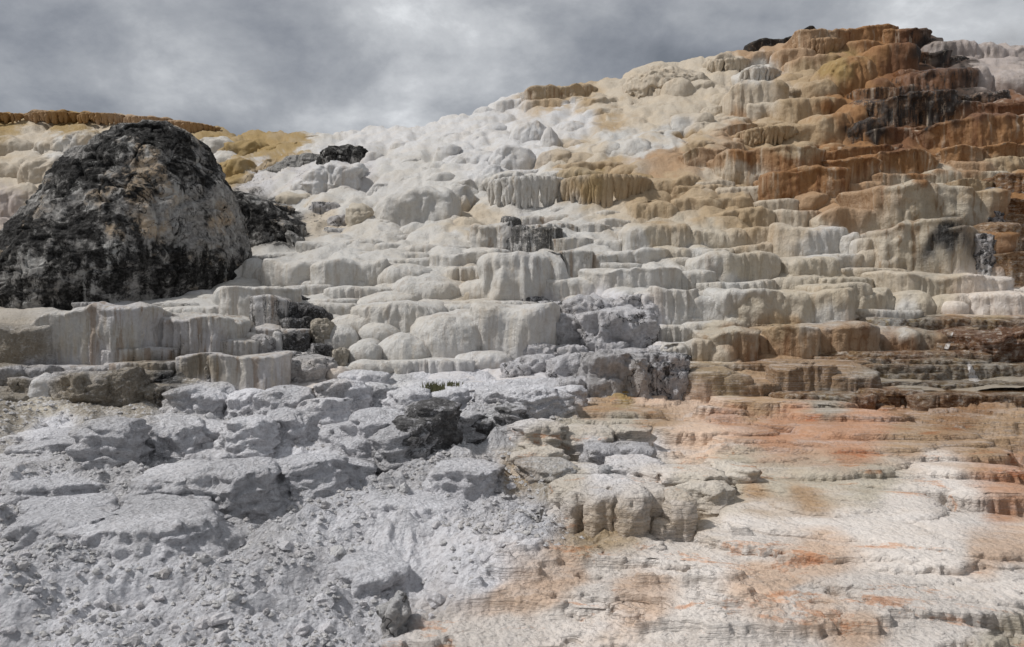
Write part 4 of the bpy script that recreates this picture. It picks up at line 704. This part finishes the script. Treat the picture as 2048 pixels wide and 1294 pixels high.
formation('tan_lobed_block', 'low tan block with rounded lobes at the edge of the rubble and orange crust', 'rock ledge', 1250, 1090, [
 (1033,1111,851,914,'e'),(1122,1210,852,908,'e'),(1210,1300,856,892,'e'),(1116,1192,988,1076,'g'),(1166,1246,992,1086,'g'),(1224,1310,986,1094,'g'),(1288,1350,982,1074,'g'),(1334,1398,990,1086,'g'),(1130,1320,976,1030,'e'),(1230,1340,930,985,'e'),(1330,1440,940,1005,'e'),(1425,1505,935,985,'e'),(1300,1360,1045,1092,'g'),(1120,1190,934,980,'e'),(1060,1130,930,990,'e',dict(col='G',mic=0.0)),(1380,1450,960,1020,'e'),(1040,1110,905,950,'e')], 'lobe', col='Q', mf=.35, mat=M_GROUND, mic=1.0)

def shelf_rows(seed, v0, v1, n, ulo, uhi, hlo, hhi, wlo, whi):
    r = random.Random(seed); rows = []
    for i in range(n):
        v = v0 + (v1 - v0) * (i + r.random()) / n; near = Dist(0, 850) / Dist(0, v); h = r.uniform(hlo, hhi) * near; w = r.uniform(wlo, whi) * near ** .8
        e = float(np.interp(v, [p[0] for p in EDGE], [p[1] for p in EDGE])); lo, hi = max(ulo, e + 30) if uhi > 1500 else ulo, uhi if uhi > 1500 else min(uhi, e - 60)
        u = r.uniform(lo, hi)
        if uhi > 1500 and u - w / 2 < 1420 and 880 < v < 1100: u += 300
        rows.append((u - w / 2, u + w / 2, v - h, v))
    return rows
formation('thin_crust_shelves', 'thin cream and peach crust shelves stepping down the right foreground', 'rock ledge', 1600, 1150,
 [q + ('t', dict(dep=(q[1] - q[0]) * float(Dist(1500, q[3])) / F * .34, slope=random.Random(int(q[0])).uniform(-.5, .15))) for q in shelf_rows(11, 815, 1285, 64, 1180, 2080, 8, 19, 110, 330)],
 mat=M_GROUND, mic=1.0, m=6, lobe=.30, flute=.03, bump=.05, rim=.02, n=2.6, under=-.15, bow=.30)
formation('crumbling_steps', 'low crumbling chalky steps low on the left of the grey rubble slope', 'rock ledge', 500, 1050,
 [q + ('e', dict(slope=random.Random(int(q[0])).uniform(-.3, .3), dep=(q[1] - q[0]) * float(Dist(500, q[3])) / F * .4)) for q in shelf_rows(23, 880, 1090, 15, 0, 1000, 12, 24, 80, 170)], col='G', mf=.5, n=2.3, under=-.6)

# loose rocks one can point at
def rock(label, *a, **k): tag(ledge(None, 'rock', *a, **k), label, 'rock')
rock('grey angular boulder lying on the tan block, left of a grey slab', 1177, 1231, 898, 940, 'b', col='G', dark=.1, dd=-.1)
rock('long grey boulder with a small hollow beneath, above tan block', 1227, 1308, 889, 926, 'b', col='G', dark=.15, dd=-.1)
rock('upright whitish chunk leaning below the grey angular boulder', 1196, 1231, 930, 975, 'b', col='V', dark=.05, dd=-.15)
rock('angular white chunk standing alone left of the tan lobed block', 1064, 1092, 1022, 1060, 'b', col='V', dark=0, dd=-.05)
rock('long pale upright stone at the bottom of the rubble slope', 756, 806, 1216, 1276, 'b', col='V', dark=0, slope=.2, dd=-.02)
rock('squat pale block half buried in rubble near the bottom', 676, 786, 1138, 1182, 'e', col='G', dark=.02, dd=.2)
rock('small dark stone at the border of grey rubble and orange crust', 1096, 1132, 1146, 1164, 'b', col='H', dark=.6)
rock('grey block beside the lower edge of the rubble slope', 1046, 1074, 1122, 1146, 'b', col='H', dark=.1)
rock('flat cracked grey rock slab overhanging on the left rubble', 262, 368, 1058, 1086, 'e', col='G', dark=.1)
rock('small grey stone on the sand below the stained columns', 880, 905, 960, 976, 'b', col='H', dark=.3)
rock('dark grey angular stone left of the tan lobed block', 1122, 1148, 962, 984, 'b', col='H', dark=.35)

rock('black fallen slab tilted down to the right among the broken outcrop', 557, 648, 610, 640, 'r', col='H', dark=.85, slope=-.4, dd=-.5, flute=.06, dep=.5)
rock('black angular boulder below the tilted fallen slab', 551, 602, 633, 661, 'b', col='H', dark=.8, dd=-.5)
rock('cracked tan boulder right of the black angular boulder', 614, 661, 634, 674, 'b', col='E', dark=.3, dd=-.4)
rock('small black stone perched above the peach ledge', 620, 658, 691, 714, 'b', col='H', dark=.8, dd=-.2)
rock('tipped cream slab with a black face beside the white pillows', 660, 692, 695, 734, 'b', col='E', dark=.35, dd=-.2)

# loose stones: six shapes, copied
def stone_mesh(s):
    import bmesh
    bm = bmesh.new(); bmesh.ops.create_icosphere(bm, subdivisions=2, radius=1.0)
    V = np.array([v.co for v in bm.verts]); d = .42 * fbm(V[:, 0] * 1.1 + s * 7, V[:, 1] * 1.1, V[:, 2] * 1.1, 3, 300)
    cut = np.clip(V @ np.array([math.sin(s), math.cos(s), .3]), None, .55) - V @ np.array([math.sin(s), math.cos(s), .3])
    V = V * (1 + d)[:, None] + cut[:, None] * np.array([math.sin(s), math.cos(s), .3]); V *= np.array([1.15, .95, .72])
    F_ = np.array([[l.vert.index for l in f.loops] for f in bm.faces]); bm.free()
    return V, F_
M_STONE = travertine('loose_stone', .05, .4, .9, .1, .5)
SM = []
for i in range(6):
    V, F_ = stone_mesh(i); me = mesh_np('stone', V, np.zeros((0, 4), int), F_)
    me.polygons.foreach_set('use_smooth', np.zeros(len(F_), bool))
    c = np.array([PAL['G'], PAL['V'], PAL['H'], PAL['G'], PAL['V'], PAL['G']][i])
    set_attr(me, 'Col', np.tile(c, (len(V), 1)), True); set_attr(me, 'dark', .0); set_attr(me, 'wet', 0.0); me.materials.append(M_STONE); SM.append((me, V, F_))
rng = random.Random(5); made = 0
while made < 240:
    v = 900 + 390 * rng.random() ** .8; u = rng.uniform(-10, 1180)
    if u > np.interp(v, [p[0] for p in EDGE], [p[1] for p in EDGE]) - 25: continue
    p = on_ground(u, v); r = rng.choice([.018, .022, .026, .03, .036, .05]) * (.8 + .5 * rng.random()) * (p[1] / 6) ** .5
    o = bpy.data.objects.new('stone', SM[made % 6][0]); COLL.objects.link(o); o.location = p + np.array([0, 0, r * .25]); o.scale = (r, r, r)
    o.rotation_euler = (rng.uniform(-.5, .5), rng.uniform(-.5, .5), rng.uniform(0, 6.3))
    tag(o, 'small pale grey stone lying loose on the rubble slope', 'stone', 'loose stones on the grey rubble slope'); made += 1
def build_rubble():
    r2 = np.random.default_rng(3); n = 24000; u = r2.uniform(-120, 1250, n); v = 790 + 560 * r2.random(n) ** .9
    e = np.interp(v, [p[0] for p in EDGE], [p[1] for p in EDGE]); k = u < e - 10 + 30 * r2.normal(size=n); u, v = u[k], v[k]; P = at(u, v)
    mic = mic_mask(u, v, P[:, 0], P[:, 1]); dens = fbm(P[:, 0] / .8, P[:, 1] / .8, P[:, 0] * 0, 3, 400); k = dens > r2.uniform(-.9, .5, len(u)); P, mic = P[k], mic[k]
    P[:, 2] += ground_height(P[:, 0], P[:, 1], P[:, 2], mic) * (sstep(16, 10, P[:, 1]) * .6 + .4)
    b = np.array([(0,0,1),(.9,0,.2),(.28,.85,.2),(-.72,.52,.2),(-.72,-.52,.2),(.28,-.85,.2),(.3,.3,-.6),(-.4,0,-.6)])
    tri = np.array([(0,1,2),(0,2,3),(0,3,4),(0,4,5),(0,5,1),(1,6,2),(2,6,3),(3,6,7),(3,7,4),(4,7,5),(5,7,6),(5,6,1)])
    m = len(P); s = (r2.random(m) ** 2.2 * .028 + .006) * (P[:, 1] / 6) ** .7; a = r2.uniform(0, 6.28, m)
    B = b[None] * (1 + .5 * (r2.random((m, 8, 3)) - .5)); x = B[..., 0] * np.cos(a)[:, None] - B[..., 1] * np.sin(a)[:, None]; y = B[..., 0] * np.sin(a)[:, None] + B[..., 1] * np.cos(a)[:, None]
    V = np.stack([x, y, B[..., 2] * .8], -1) * s[:, None, None] + P[:, None]; T = (tri[None] + (np.arange(m) * 8)[:, None, None]).reshape(-1, 3); V = V.reshape(-1, 3)
    me = mesh_np('rubble', V, np.zeros((0, 4), int), T); me.polygons.foreach_set('use_smooth', np.zeros(len(T), bool))
    g = np.repeat(r2.random(m), 8)[:, None]; set_attr(me, 'Col', np.array(PAL['H']) * (1 - g) + np.array(PAL['V']) * g, True); set_attr(me, 'dark', 0.0); set_attr(me, 'wet', 0.0)
    o = obj('rubble', me, M_STONE); o['kind'] = 'stuff'; o['label'] = 'fine crumbled grey travertine scattered over the slope'
build_rubble()

# ------------------------------------------------------------------ pools and trickles
def pool(u0, u1, v, dn, df):
    zz = CAMZ - (v - CY) / F * dn; n = 40; P = []
    for y in np.linspace(dn, df, 6):
        for u in np.linspace(u0, u1, n): P.append(((u - CX) / F * y, y, zz))
    P = np.array(P); o = P.mean(0); me = mesh_np('pool_water', P - o, grid_faces(6, n)); w = obj('pool_water', me, M_WATER, None, o); w['kind'] = 'structure'
pool(1770, 2200, 791.6, 12.35, 14.1); pool(1800, 2200, 767, 13.9, 15.6); pool(1490, 1660, 725, 14.9, 16.6)
def hit(u, v):
    d = Vector(((u - CX) / F, 1.0, -(v - CY) / F)); ok, p, n, *_ = sc.ray_cast(DG_, Vector((0, 0, CAMZ)), d.normalized()); return np.array(p) if ok else at(float(u), float(v))
bpy.context.view_layer.update(); DG_ = bpy.context.evaluated_depsgraph_get()
def trickle(path, label):
    """a thin sheet of water lying on the rock along a path of (u, v, half width)"""
    P = []; n, m = 40, 13; t = np.linspace(0, len(path) - 1, n); pu, pv, pw = [np.interp(t, range(len(path)), [q[i] for q in path]) for i in range(3)]
    rag = fbm(t * 4, t * 0, t * 0, 3, 9); rag2 = fbm(t * 4, t * 0 + 5, t * 0, 3, 9)
    for i in range(n):
        for j in range(m):
            s_ = j / (m - 1) * 2 - 1; w = pw[i] * (1 + .35 * (rag[i] if s_ < 0 else rag2[i])); h = hit(pu[i] + s_ * w, pv[i]); P.append(h + np.array([0, -.035 * (1 - s_ * s_) + .012, .0]))
    P = np.array(P); Y = P[:, 1].reshape(n, m)
    for _ in range(2):
        Q_ = np.pad(Y, 1, 'edge'); Y = (Q_[:-2, 1:-1] + Q_[2:, 1:-1] + Q_[1:-1, :-2] + Q_[1:-1, 2:] + 2 * Y) / 6
    P[:, 1] = np.minimum(P[:, 1], Y.ravel() - .01)
    o = P[-1]; me = mesh_np('trickle', P - o, grid_faces(n, m)); tag(obj('trickle', me, M_FALL, None, o), label, 'waterfall')
trickle([(1934, 724, 4), (1940, 735, 5), (1944, 748, 8), (1950, 764, 13)], 'small white trickle falling into the upper pool at the right')
trickle([(1904, 664, 3), (1900, 676, 3), (1897, 688, 5), (1893, 698, 7)], 'thin white trickle on the rust wall above the crusted steps')
def steam():
    m, nt, N, L = mat_nodes('steam'); b = NB(nt)
    g = N.new('ShaderNodeTexCoord'); ln = N.new('ShaderNodeVectorMath'); ln.operation = 'LENGTH'; L.new(g.outputs['Object'], ln.inputs[0])
    n = b.noise(b.map((.28, .28, .40), (2, 1, 3)), 1.0, 4, .6, .5)
    v = N.new('ShaderNodeVolumePrincipled'); v.inputs['Color'].default_value = (.95, .95, .95, 1); v.inputs['Anisotropy'].default_value = .2
    L.new(b.math('MULTIPLY', b.math('MULTIPLY', b.ramp(n, .45, .72), b.ramp(ln.outputs['Value'], 1.0, .35)), .30), v.inputs['Density'])
    o_ = N.new('ShaderNodeOutputMaterial'); L.new(v.outputs[0], o_.inputs['Volume'])
    import bmesh
    bm = bmesh.new(); bmesh.ops.create_icosphere(bm, subdivisions=3, radius=1.0); me = bpy.data.meshes.new('steam'); bm.to_mesh(me); bm.free()
    o = obj('steam', me, m, None, at(2010., 110., 43.0)); o.scale = (5.5, 2.2, 2.6); o['kind'] = 'stuff'; o['label'] = 'thin white steam drifting over the ledges at the top right'
steam()

# weeds and a dead twig
def tuft(u, v, n, h, label):
    p = hit(u, v) + np.array([0, -.02, -.02]); r = random.Random(int(u)); V = []; T = []
    for i in range(n):
        a = r.uniform(0, 6.28); q = r.random() * .13; bx, by = math.cos(a) * q * 1.4, math.sin(a) * q * .6; l = h * r.uniform(.5, 1); tx, ty = r.uniform(-.5, .5) * l, r.uniform(-.3, .3) * l
        b = len(V); w = .010; V += [(bx - w, by, 0), (bx + w, by, 0), (bx + tx * .5 + w * .7, by + ty * .5, l * .6), (bx + tx * .5 - w * .7, by + ty * .5, l * .6), (bx + tx, by + ty, l)]
        T += [(b, b + 1, b + 2), (b, b + 2, b + 3), (b + 3, b + 2, b + 4)]
    me = mesh_np('weed_tuft', np.array(V), np.zeros((0, 4), int), T); tag(obj('weed_tuft', me, M_GRASS, None, p), label, 'weeds')
tuft(868, 781, 110, .17, 'low green weed tuft at the top of the grey rubble slope')
tuft(905, 770, 40, .10, 'smaller dull weed tuft right of the green one')
def twig():
    d = float(Dist(1286, 640)) - .3; k = d / F; z0, z1 = CAMZ - (616 - CY) * k, CAMZ - (588 - CY) * k; x = (1286 - CX) * k; V = []; n = 6
    for i, (t, r) in enumerate(((0, .016), (.5, .012), (1, .005))):
        for j in range(n): V.append((.02 * math.sin(t * 5) + r * math.cos(j * 6.283 / n), r * math.sin(j * 6.283 / n), (z1 - z0 + .15) * t))
    me = mesh_np('twig', np.array(V), grid_faces(3, n, True)); tag(obj('twig', me, M_TWIG, None, (x, d + .4, z0 - .15)), 'thin dead twig standing behind the grey boulders', 'twig')
twig()
